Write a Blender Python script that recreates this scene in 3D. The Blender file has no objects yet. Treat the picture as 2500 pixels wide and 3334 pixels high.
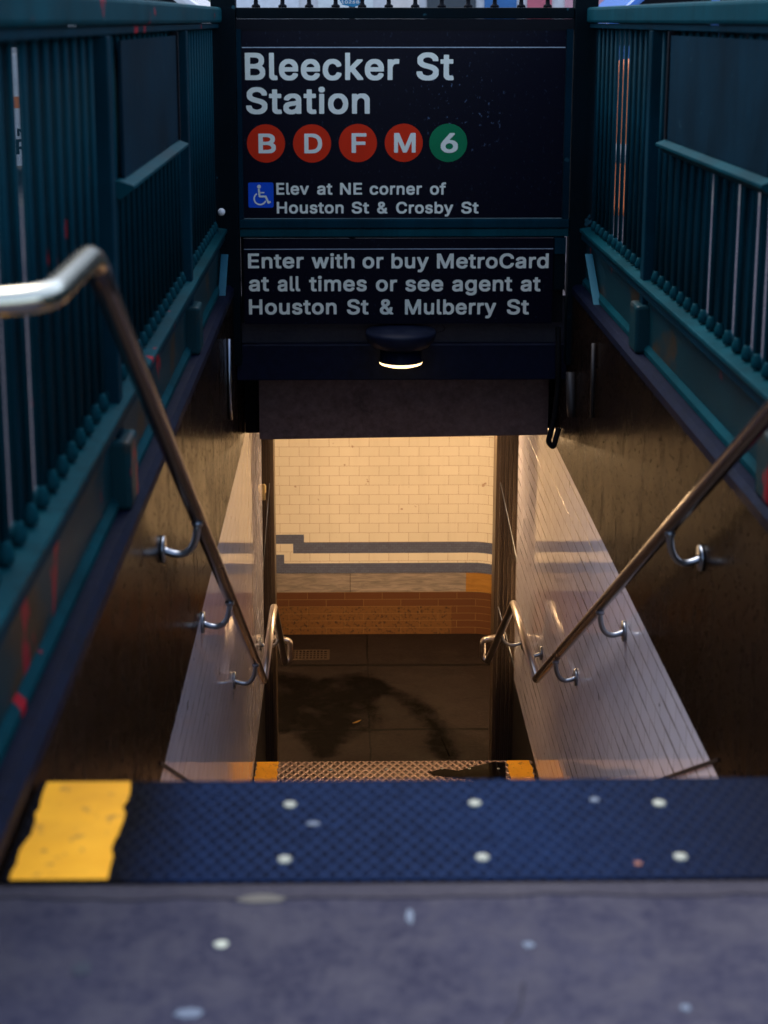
import bpy, bmesh, math, random
from mathutils import Vector, Matrix
random.seed(7)
S = bpy.context.scene
C = S.collection
R = math.radians
# ------------------------------------------------------------------ camera
cam = bpy.data.cameras.new("camera"); camo = bpy.data.objects.new("camera", cam); C.objects.link(camo)
cam.sensor_fit = 'AUTO'; cam.sensor_width = 36.0; cam.lens = 54.0
cam.shift_x = 0.0159; cam.shift_y = -0.1672
cam.clip_start = 0.05; cam.clip_end = 2000
camo.location = (0, 0, 1.25)
camo.rotation_euler = (R(90 - 11.8), 0, R(-0.75))
cam.dof.use_dof = True; cam.dof.focus_distance = 8.6; cam.dof.aperture_fstop = 3.4; cam.dof.aperture_blades = 0
S.camera = camo
# ------------------------------------------------------------------ sky, sun, exposure
SUN_EL, SUN_AZ = R(66), R(-20)
w = bpy.data.worlds.new("World"); S.world = w; w.use_nodes = True
wt = w.node_tree; wt.nodes.clear()
sky = wt.nodes.new('ShaderNodeTexSky'); sky.sky_type = 'NISHITA'; sky.sun_disc = False
sky.sun_elevation = SUN_EL; sky.sun_rotation = SUN_AZ; sky.air_density = 1.0; sky.dust_density = 2.0; sky.ozone_density = 2.0
hs = wt.nodes.new('ShaderNodeHueSaturation'); hs.inputs['Saturation'].default_value = 0.85
bg = wt.nodes.new('ShaderNodeBackground'); bg.inputs['Strength'].default_value = 0.15
wo = wt.nodes.new('ShaderNodeOutputWorld')
wt.links.new(sky.outputs[0], hs.inputs['Color']); wt.links.new(hs.outputs[0], bg.inputs[0]); wt.links.new(bg.outputs[0], wo.inputs[0])
sl = bpy.data.lights.new("sun", 'SUN'); sl.energy = 1.1; sl.angle = R(50); sl.color = (1.0, 0.95, 0.88)
so = bpy.data.objects.new("sun", sl); C.objects.link(so)
so.rotation_euler = (R(90) - SUN_EL, 0, math.pi - SUN_AZ)
S.view_settings.view_transform = 'Standard'; S.view_settings.look = 'None'
S.view_settings.exposure = 1.55; S.view_settings.gamma = 1.0; S.view_settings.use_curve_mapping = False
S.cycles.max_bounces = 10; S.cycles.diffuse_bounces = 5; S.cycles.glossy_bounces = 4
S.cycles.caustics_reflective = False; S.cycles.caustics_refractive = False
S.cycles.sample_clamp_indirect = 6.0
LAMP_COL = (1.0, 0.64, 0.325)

# ------------------------------------------------------------------ helpers
def tag(o, label=None, cat=None, group=None, kind=None):
    if label: o['label'] = label
    if cat: o['category'] = cat
    if group: o['group'] = group
    if kind: o['kind'] = kind
    return o
def thing(name, label, cat, loc=(0, 0, 0), group=None):
    o = bpy.data.objects.new(name, None); C.objects.link(o); o.location = loc
    o.empty_display_size = 0.1
    return tag(o, label, cat, group)
def obj(name, bm, mat, parent=None, smooth=False, bevel=0):
    me = bpy.data.meshes.new(name); bm.normal_update(); bm.to_mesh(me); bm.free()
    for p in me.polygons: p.use_smooth = smooth
    me.materials.append(mat)
    o = bpy.data.objects.new(name, me); C.objects.link(o)
    if parent is not None:
        o.parent = parent
        o.matrix_parent_inverse = Matrix.Translation(parent.location).inverted() if parent.parent is None else Matrix.Identity(4)
        if parent.parent is not None:
            o.matrix_parent_inverse = Matrix.Identity(4)
    if bevel:
        m = o.modifiers.new("bevel", 'BEVEL'); m.width = bevel; m.segments = 2; m.limit_method = 'ANGLE'
    return o
def box(bm, x0, x1, y0, y1, z0, z1):
    v = [bm.verts.new(p) for p in ((x0, y0, z0), (x1, y0, z0), (x1, y1, z0), (x0, y1, z0), (x0, y0, z1), (x1, y0, z1), (x1, y1, z1), (x0, y1, z1))]
    for f in ((0, 3, 2, 1), (4, 5, 6, 7), (0, 1, 5, 4), (1, 2, 6, 5), (2, 3, 7, 6), (3, 0, 4, 7)):
        bm.faces.new([v[i] for i in f])
    return bm
def bx(*a): return box(bmesh.new(), *a)
def prism(bm, poly, axis, a, b):
    """extrude a 2D polygon along an axis; poly in the other two axes in x,y,z order"""
    def P(q, t):
        if axis == 'x': return (t, q[0], q[1])
        if axis == 'y': return (q[0], t, q[1])
        return (q[0], q[1], t)
    A = [bm.verts.new(P(q, a)) for q in poly]; B = [bm.verts.new(P(q, b)) for q in poly]
    n = len(poly)
    bm.faces.new(A); bm.faces.new(B[::-1])
    for i in range(n):
        j = (i + 1) % n; bm.faces.new((A[j], A[i], B[i], B[j]))
    bmesh.ops.recalc_face_normals(bm, faces=bm.faces)
    return bm
def fillet(pts, r, n=6):
    pts = [Vector(p) for p in pts]; out = [pts[0]]
    for i in range(1, len(pts) - 1):
        a, b, c = pts[i - 1], pts[i], pts[i + 1]
        u = (a - b).normalized(); v = (c - b).normalized()
        rr = min(r, (a - b).length * .45, (c - b).length * .45)
        p0, p1 = b + u * rr, b + v * rr
        for k in range(n + 1):
            t = k / n
            out.append(p0 * (1 - t) ** 2 + b * 2 * t * (1 - t) + p1 * t * t)
    out.append(pts[-1]); return out
def tube(bm, pts, r, seg=14, cap=True):
    pts = [Vector(p) for p in pts]; rings = []
    t0 = (pts[1] - pts[0]).normalized()
    up = Vector((0, 0, 1)) if abs(t0.z) < .9 else Vector((1, 0, 0))
    nrm = (up - t0 * up.dot(t0)).normalized()
    for i, p in enumerate(pts):
        t = (pts[min(i + 1, len(pts) - 1)] - pts[max(i - 1, 0)]).normalized()
        nrm = (nrm - t * nrm.dot(t)).normalized(); b = t.cross(nrm)
        rr = r[i] if isinstance(r, (list, tuple)) else r
        rings.append([bm.verts.new(p + (nrm * math.cos(2 * math.pi * k / seg) + b * math.sin(2 * math.pi * k / seg)) * rr) for k in range(seg)])
    for a, b in zip(rings, rings[1:]):
        for k in range(seg):
            bm.faces.new((a[k], a[(k + 1) % seg], b[(k + 1) % seg], b[k]))
    if cap:
        bm.faces.new(rings[0][::-1]); bm.faces.new(rings[-1])
    return bm
def lathe(bm, prof, cx, cy, seg=20):
    """prof: list of (radius, z)"""
    rings = []
    for r, z in prof:
        rings.append([bm.verts.new((cx + max(r, 1e-4) * math.cos(2 * math.pi * k / seg), cy + max(r, 1e-4) * math.sin(2 * math.pi * k / seg), z)) for k in range(seg)])
    for a, b in zip(rings, rings[1:]):
        for k in range(seg): bm.faces.new((a[k], a[(k + 1) % seg], b[(k + 1) % seg], b[k]))
    bm.faces.new(rings[0][::-1]); bm.faces.new(rings[-1])
    bmesh.ops.recalc_face_normals(bm, faces=bm.faces)
    return bm

# ------------------------------------------------------------------ materials
class NT:
    def __init__(s, name):
        s.m = bpy.data.materials.new(name); s.m.use_nodes = True; s.t = s.m.node_tree
        s.b = s.t.nodes['Principled BSDF']; s.co = s.t.nodes.new('ShaderNodeTexCoord').outputs['Object']
    def n(s, typ, **kw):
        x = s.t.nodes.new('ShaderNode' + typ)
        for k, v in kw.items(): setattr(x, k, v)
        return x
    def put(s, v, sock):
        if isinstance(v, bpy.types.NodeSocket): s.t.links.new(v, sock)
        elif isinstance(v, (tuple, list)) and len(v) == 3 and sock.type == 'RGBA': sock.default_value = (*v, 1)
        else: sock.default_value = v
    def noise(s, scale, detail=4, rough=.55, vec=None, dist=0):
        x = s.n('TexNoise'); x.inputs['Scale'].default_value = scale; x.inputs['Detail'].default_value = detail
        x.inputs['Roughness'].default_value = rough; x.inputs['Distortion'].default_value = dist
        s.t.links.new(vec or s.co, x.inputs['Vector']); return x.outputs['Fac']
    def map(s, scale=(1, 1, 1), loc=(0, 0, 0), rot=(0, 0, 0)):
        x = s.n('Mapping'); x.inputs['Scale'].default_value = scale; x.inputs['Location'].default_value = loc; x.inputs['Rotation'].default_value = rot
        s.t.links.new(s.co, x.inputs['Vector']); return x.outputs[0]
    def ramp(s, fac, a, b, ca=(0, 0, 0), cb=(1, 1, 1)):
        x = s.n('ValToRGB'); e = x.color_ramp.elements
        e[0].position = a; e[1].position = b; e[0].color = (*ca, 1); e[1].color = (*cb, 1)
        s.t.links.new(fac, x.inputs[0]); return x.outputs[0]
    def mix(s, fac, a, b, mode='MIX'):
        x = s.n('Mix', data_type='RGBA', blend_type=mode)
        s.put(fac, x.inputs[0]); s.put(a, x.inputs[6]); s.put(b, x.inputs[7]); return x.outputs[2]
    def math(s, op, a, b=0.0):
        x = s.n('Math', operation=op); s.put(a, x.inputs[0]); s.put(b, x.inputs[1]); return x.outputs[0]
    def bump(s, h, strength=.3, dist=.01, nrm=None):
        x = s.n('Bump'); x.inputs['Strength'].default_value = strength; x.inputs['Distance'].default_value = dist
        s.t.links.new(h, x.inputs['Height'])
        if nrm is not None: s.t.links.new(nrm, x.inputs['Normal'])
        s.t.links.new(x.outputs[0], s.b.inputs['Normal']); return x.outputs[0]
    def set(s, col=None, rough=None, metal=None, spec=None):
        if col is not None: s.put(col, s.b.inputs['Base Color'])
        if rough is not None: s.put(rough, s.b.inputs['Roughness'])
        if metal is not None: s.put(metal, s.b.inputs['Metallic'])
        if spec is not None: s.put(spec, s.b.inputs['Specular IOR Level'])
        return s.m
    def brick(s, vec, c1, c2, mortar, bw, bh, ms, offset=.5, bias=0.0):
        x = s.n('TexBrick'); x.offset = offset
        for k, v in (('Color1', c1), ('Color2', c2), ('Mortar', mortar)): s.put(v, x.inputs[k])
        x.inputs['Scale'].default_value = 1; x.inputs['Mortar Size'].default_value = ms; x.inputs['Mortar Smooth'].default_value = .1
        x.inputs['Brick Width'].default_value = bw; x.inputs['Row Height'].default_value = bh; x.inputs['Bias'].default_value = bias
        s.t.links.new(vec, x.inputs['Vector']); return x
    def swz(s, a, b, oa=0.0, ob=0.0):
        """vector (object[a]+oa, object[b]+ob, 0)"""
        sp = s.n('SeparateXYZ'); s.t.links.new(s.co, sp.inputs[0]); cb = s.n('CombineXYZ')
        s.t.links.new(s.math('ADD', sp.outputs[a], oa), cb.inputs[0]); s.t.links.new(s.math('ADD', sp.outputs[b], ob), cb.inputs[1])
        return cb.outputs[0]

def m_concrete(name, base, dark, rough=.75, spots=True):
    t = NT(name)
    big = t.ramp(t.noise(1.6, 6, .6), .35, .68); fine = t.noise(26, 6, .7)
    c = t.mix(big, dark, base)
    c = t.mix(t.ramp(fine, .3, .75), c, tuple(v * 1.5 for v in base))
    c = t.mix(t.math('MULTIPLY', t.ramp(t.noise(4.2, 5, .65), .55, .75), .6), c, tuple(v * .6 for v in dark))
    if spots:
        v = t.n('TexVoronoi'); v.inputs['Scale'].default_value = 7; t.t.links.new(t.co, v.inputs['Vector'])
        v.inputs['Randomness'].default_value = 1

        sc = t.n('SeparateColor'); t.t.links.new(v.outputs['Color'], sc.inputs[0])
        pick = t.math('GREATER_THAN', sc.outputs[0], .72)
        near = t.math('LESS_THAN', v.outputs['Distance'], .11)
        c = t.mix(t.math('MULTIPLY', pick, near), c, tuple(min(1, x * 6) for x in base))
    t.bump(fine, .25, .006)
    return t.set(c, t.math('ADD', t.math('MULTIPLY', big, .2), rough - .2), 0, .08)

def m_paint(name, base, rough=.35, red=True, streak=.5):
    """old enamel paint on iron: chips, runs and splashes of red paint"""
    t = NT(name)
    n1 = t.noise(3.0, 5, .6); run = t.noise(5, 4, .6, vec=t.map((4, 4, .35)))
    c = t.mix(t.ramp(n1, .3, .7), tuple(v * .62 for v in base), tuple(min(1, v * 1.25) for v in base))
    c = t.mix(t.math('MULTIPLY', t.ramp(run, .5, .75), streak), c, tuple(v * .35 for v in base))
    c = t.mix(t.ramp(t.noise(17, 3, .5), .70, .74), c, (.012, .045, .06))
    if red:
        sp = t.n('SeparateXYZ'); t.t.links.new(t.co, sp.inputs[0]); rm = t.math('MULTIPLY', t.math('LESS_THAN', sp.outputs[0], .9), t.ramp(t.noise(6.5, 3, .5, vec=t.map((1.3, 1, .8), (3.1, 7, 1))), .685, .705))
        c = t.mix(rm, c, (.30, .012, .02))
    t.bump(t.noise(38, 4, .6), .22, .004)
    return t.set(c, t.math('ADD', t.math('MULTIPLY', n1, .3), rough - .15), 0, .045)

def m_metal(name, col, rough=.3):
    t = NT(name); n = t.noise(6, 3, .5)
    return t.set(t.mix(n, tuple(v * .85 for v in col), col), rough, 1.0)
def m_plain(name, col, rough=.6, spec=.4, var=.25, metal=0):
    t = NT(name); n = t.noise(9, 5, .6)
    t.bump(t.noise(45, 3, .5), .1, .003)
    return t.set(t.mix(n, tuple(v * (1 - var) for v in col), tuple(min(1, v * (1 + var)) for v in col)), rough, metal, spec)

def m_emit(name, col, s):
    t = NT(name); t.set((0.8, .75, .6), .5)
    t.put(col, t.b.inputs['Emission Color']); t.b.inputs['Emission Strength'].default_value = s
    return t.m

M = {}
M['plain_slab'] = m_concrete('weathered concrete', (0.0322, 0.0316, 0.0446), (0.0186, 0.0186, 0.0291), .75)
M['deepfloor'] = m_concrete('dark passage concrete', (.075, .055, .045), (.038, .029, .025), .6, False)
M['asphalt'] = m_concrete('asphalt', (.05, .05, .052), (.035, .035, .037), .85, False)
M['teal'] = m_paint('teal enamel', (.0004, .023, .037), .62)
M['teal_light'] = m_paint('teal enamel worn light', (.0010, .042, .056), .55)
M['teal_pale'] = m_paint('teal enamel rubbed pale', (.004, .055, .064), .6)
M['post'] = m_paint('black green enamel', (.0006, .0045, .0075), .55, False)
M['black'] = m_plain('black paint', (.004, .0045, .007), .65, .08)
M['strap'] = m_plain('black rubber', (.002, .002, .003), .7, .1)
M['steel'] = m_metal('brushed steel', (.52, .47, .44), .3)
M['galv'] = m_metal('bracket steel', (.33, .36, .41), .32)
M['rust'] = m_plain('dark iron', (.020, .016, .015), .5)
M['bluebar'] = m_plain('pale blue enamel', (.018, .105, .15), .6, .15)
M['screw'] = m_plain('dull screw heads', (.30, .32, .27), .6, .25)
M['letter'] = m_plain('sign white', (.80, .80, .68), .55, .2, .08)
M['signblack'] = None
M['red'] = m_plain('route red', (.66, .026, .004), .5, .12, .12)
M['green'] = m_plain('route green', (.003, .17, .065), .5, .12, .12)
M['blue'] = m_plain('access blue', (.005, .08, .60), .5, .12, .12)
M['line'] = m_plain('sign line', (.36, .42, .50), .5)

t = NT('sign enamel black')
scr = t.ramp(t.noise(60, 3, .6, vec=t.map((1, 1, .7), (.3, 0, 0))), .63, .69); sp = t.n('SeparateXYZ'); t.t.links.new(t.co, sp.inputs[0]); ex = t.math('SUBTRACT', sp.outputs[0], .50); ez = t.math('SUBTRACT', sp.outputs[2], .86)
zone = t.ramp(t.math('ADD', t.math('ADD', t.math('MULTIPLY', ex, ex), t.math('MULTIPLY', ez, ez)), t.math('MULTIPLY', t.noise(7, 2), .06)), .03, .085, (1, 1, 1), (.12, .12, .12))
t.bump(t.noise(9, 3, .5), .03, .004)
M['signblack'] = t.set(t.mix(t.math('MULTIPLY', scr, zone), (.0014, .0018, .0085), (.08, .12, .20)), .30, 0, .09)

t = NT('yellow nosing paint')
n = t.noise(11, 5, .65); n3 = t.noise(3.5, 4, .6); wear = t.ramp(t.noise(30, 6, .75), .57, .63)
c = t.mix(n, (.74, .32, .012), (.97, .48, .03)); c = t.mix(t.math('MULTIPLY', t.ramp(n3, .5, .72), .5), c, (.50, .22, .02)); c = t.mix(t.math('MULTIPLY', wear, .65), c, (.26, .13, .04))
t.bump(t.noise(60, 4, .7), .35, .004)
M['yellow'] = t.set(c, .6, 0, .12)

def m_tread(name, lo, hi, ridge, rough, metal, spec, bump, sc, wear=None):
    t = NT(name)
    def wave(rot):
        x = t.n('TexWave', wave_type='BANDS', bands_direction='X'); x.inputs['Scale'].default_value = sc; x.inputs['Distortion'].default_value = .5; x.inputs['Detail'].default_value = 2
        t.t.links.new(t.map((1, 1, 1), (0, 0, 0), (0, 0, rot)), x.inputs['Vector']); return x.outputs['Fac']
    hh = t.math('MAXIMUM', wave(R(33)), wave(R(-33))); wn = t.noise(2.6, 6, .65); fn = t.noise(30, 5, .7)
    c = t.mix(t.ramp(wn, .35, .68), lo, hi); c = t.mix(t.ramp(hh, .6, .95), c, ridge)
    c = t.mix(t.math('MULTIPLY', t.ramp(fn, .48, .72), .6), c, lo)
    c = t.mix(t.ramp(t.noise(19, 4, .6), .69, .75), c, tuple(v * 2.2 for v in ridge))
    if wear:   # black scuffed zone beside the yellow strip, greyer tread towards the right end
        sx = t.n('SeparateXYZ'); t.t.links.new(t.co, sx.inputs[0]); wx = t.math('ADD', t.math('MULTIPLY', sx.outputs[0], .5), t.math('ADD', t.math('MULTIPLY', t.math('SUBTRACT', wn, .5), .12), .5))
        c = t.mix(t.ramp(wx, .66, .84), c, wear); c = t.mix(t.ramp(wx, .325, .385, (1, 1, 1), (0, 0, 0)), c, (.0022, .0022, .004))
    t.bump(hh, bump, .004)
    return t.set(c, t.math('ADD', t.math('MULTIPLY', fn, .22), rough), metal, spec)
M['tread'] = m_tread('worn tread metal with sky blue', (.0016, .0038, .014), (.0026, .0092, .036), (.0065, .017, .054), .45, 0, .03, .6, 15, (.0045, .0065, .016))  # blue of the reflected sky is painted into the base colours
M['tread_wet'] = m_tread('damp dark tread metal', (.030, .020, .020), (.075, .05, .05), (.34, .25, .24), .18, .9, .5, 1.0, 8.5)

def m_tile(name, a, b, oa, ob, c1, c2, mortar, bw, bh, ms, rough, wav=.25, grime=.35, SPEC=.5, ROW=0):
    t = NT(name); v = t.swz(a, b, oa, ob); x = t.brick(v, c1, c2, mortar, bw, bh, ms)
    g = t.ramp(t.noise(2.2, 5, .6), .4, .75); run = t.ramp(t.noise(7, 4, .6, vec=t.map((3, 3, .25))), .5, .8)
    c = t.mix(t.math('MULTIPLY', g, grime), x.outputs['Color'], tuple(q * .55 for q in c1)); c = t.mix(t.math('MULTIPLY', run, grime * .7), c, (c1[0] * .5, c1[1] * .42, c1[2] * .34))
    if ROW:   # open, dirty bed joints between the courses
        sp = t.n('SeparateXYZ'); t.t.links.new(t.co, sp.inputs[0]); fz = t.math('FRACT', t.math('ADD', t.math('DIVIDE', sp.outputs[2], bh), .5))
        jw = t.math('LESS_THAN', t.math('ABSOLUTE', t.math('SUBTRACT', fz, .5)), t.math('MULTIPLY', t.ramp(t.noise(2.6, 5, .7), .36, .72), ROW))
        c = t.mix(t.math('MULTIPLY', jw, .7), c, mortar)
    chip = t.ramp(t.noise(16, 3, .5), .715, .735); c = t.mix(t.math('MULTIPLY', chip, .7), c, mortar)
    inv = t.math('SUBTRACT', 1.0, x.outputs['Fac'])
    # each glazed tile sits at its own slight tilt, so reflections break up from tile to tile
    nb = t.bump(t.noise(5.5, 2, .4), wav * .35, .02)
    t.bump(inv, .35, .003, nb)
    return t.set(c, t.math('ADD', t.math('MULTIPLY', x.outputs['Fac'], .5), rough), 0, SPEC)
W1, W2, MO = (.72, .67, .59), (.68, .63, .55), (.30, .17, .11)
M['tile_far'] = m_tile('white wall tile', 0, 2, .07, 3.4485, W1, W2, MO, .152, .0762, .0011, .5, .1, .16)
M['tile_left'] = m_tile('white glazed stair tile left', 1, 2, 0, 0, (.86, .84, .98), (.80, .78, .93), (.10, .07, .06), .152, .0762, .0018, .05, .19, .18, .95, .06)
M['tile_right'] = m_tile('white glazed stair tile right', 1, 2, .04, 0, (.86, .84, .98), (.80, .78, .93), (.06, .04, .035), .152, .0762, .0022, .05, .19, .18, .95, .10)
M['mosaic'] = m_tile('grey mosaic band', 0, 2, 0, .005, (.105, .125, .215), (.085, .10, .175), (.06, .05, .055), .036, .0185, .0007, .35, .1, .1)
t = NT('roman brick'); x = t.brick(t.swz(0, 2, .03, 3.444), (.115, .042, .012), (.088, .029, .009), (.20, .115, .045), .29, .0585, .0018)
sp = t.ramp(t.noise(42, 4, .7), .52, .66); zz = t.n('SeparateXYZ'); t.t.links.new(t.co, zz.inputs[0])
lo = t.math('LESS_THAN', zz.outputs[2], -3.209); side = t.math('LESS_THAN', zz.outputs[0], .80)
tan = t.mix(sp, (.15, .065, .018), (.03, .012, .006))
mort = t.math('SUBTRACT', 1.0, x.outputs['Fac'])
c = t.mix(t.math('MULTIPLY', t.math('MULTIPLY', lo, side), mort), x.outputs['Color'], tan)
t.bump(mort, .5, .004)
M['brick'] = t.set(c, .5, 0, .4)
t = NT('veined stone course'); n = t.noise(5, 6, .65, vec=t.map((1.2, 1, 9)), dist=1.0); x = t.brick(t.swz(0, 2, .935, 3.1), (1, 1, 1), (.8, .8, .8), (.35, .3, .3), .947, .30, .003, 0)
c = t.mix(t.ramp(n, .35, .65), (.16, .14, .13), (.34, .28, .25)); c = t.mix(1.0, c, x.outputs['Color'], 'MULTIPLY'); zz = t.n('SeparateXYZ'); t.t.links.new(t.co, zz.inputs[0])
c = t.mix(t.math('GREATER_THAN', zz.outputs[0], .908), c, t.mix(t.ramp(n, .35, .65), (.26, .12, .02), (.36, .18, .04)))
M['stone'] = t.set(c, .4, 0, .4)
def m_granite(name):
    """dark grimy facing, faintly glossy, with drips and dark specks"""
    t = NT(name); big = t.noise(2.2, 6, .62); fine = t.noise(60, 4, .7)
    grime = t.ramp(t.noise(7, 7, .75), .44, .62); spl = t.ramp(t.noise(1.3, 3, .5, vec=t.map((1, 1, 1), (3, 2, 5))), .40, .60)
    drip = t.math('MULTIPLY', t.ramp(t.noise(17, 4, .6, vec=t.map((1, 1, .10))), .54, .66), spl); pit = t.ramp(t.noise(46, 4, .6), .60, .66)
    c = t.mix(t.ramp(big, .35, .68), (.0040, .0024, .0020), (.0150, .0082, .0044)); c = t.mix(t.math('MULTIPLY', grime, .6), c, (.0045, .0028, .0024))
    c = t.mix(t.math('MULTIPLY', drip, .55), c, (.0022, .0016, .0015)); c = t.mix(t.ramp(fine, .4, .85), c, (.019, .0105, .0058)); c = t.mix(pit, c, (.0015, .0012, .0012))
    t.b.inputs['Specular Tint'].default_value = (1.0, .50, .26, 1); t.b.inputs['IOR'].default_value = 1.28
    t.bump(t.math('ADD', fine, pit), .10, .003)
    r = t.math('ADD', t.math('MULTIPLY', grime, .10), t.math('MULTIPLY', drip, .08)); r = t.math('ADD', r, t.math('MULTIPLY', pit, .3))
    return t.set(c, t.math('ADD', t.math('ADD', r, t.math('MULTIPLY', big, .12)), .13), 0, .045)
M['granite'] = m_granite('brown stained facing')
M['coping'] = m_concrete('dark wet coping', (.0026, .005, .016), (.0014, .0022, .007), .7, False)
M['beam'] = m_concrete('sooty concrete beam', (.125, .088, .085), (.078, .054, .055), .8, False)
M['beamblue'] = m_concrete('painted header beam', (.004, .006, .018), (.0025, .0035, .010), .6, False)
M['ceil'] = m_plain('ceiling plaster', (.42, .36, .28), .8)
M['base'] = m_plain('black base course', (.012, .010, .010), .4)
M['flute'] = m_plain('gate steel', (.10, .07, .045), .38, .5, .3, .3)
M['white'] = m_plain('white enamel', (.78, .78, .76), .5)
M['orange'] = m_plain('orange plastic', (.85, .20, .03), .5)
M['band'] = m_plain('grey reflective band', (.42, .38, .36), .35)
M['leaf'] = m_plain('dry leaf', (.30, .17, .03), .6)
t = NT('standing water'); t.bump(t.noise(14, 2, .5), .04, .003); M['water'] = t.set((.002, .0018, .0018), .06, 0, .16)

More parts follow.
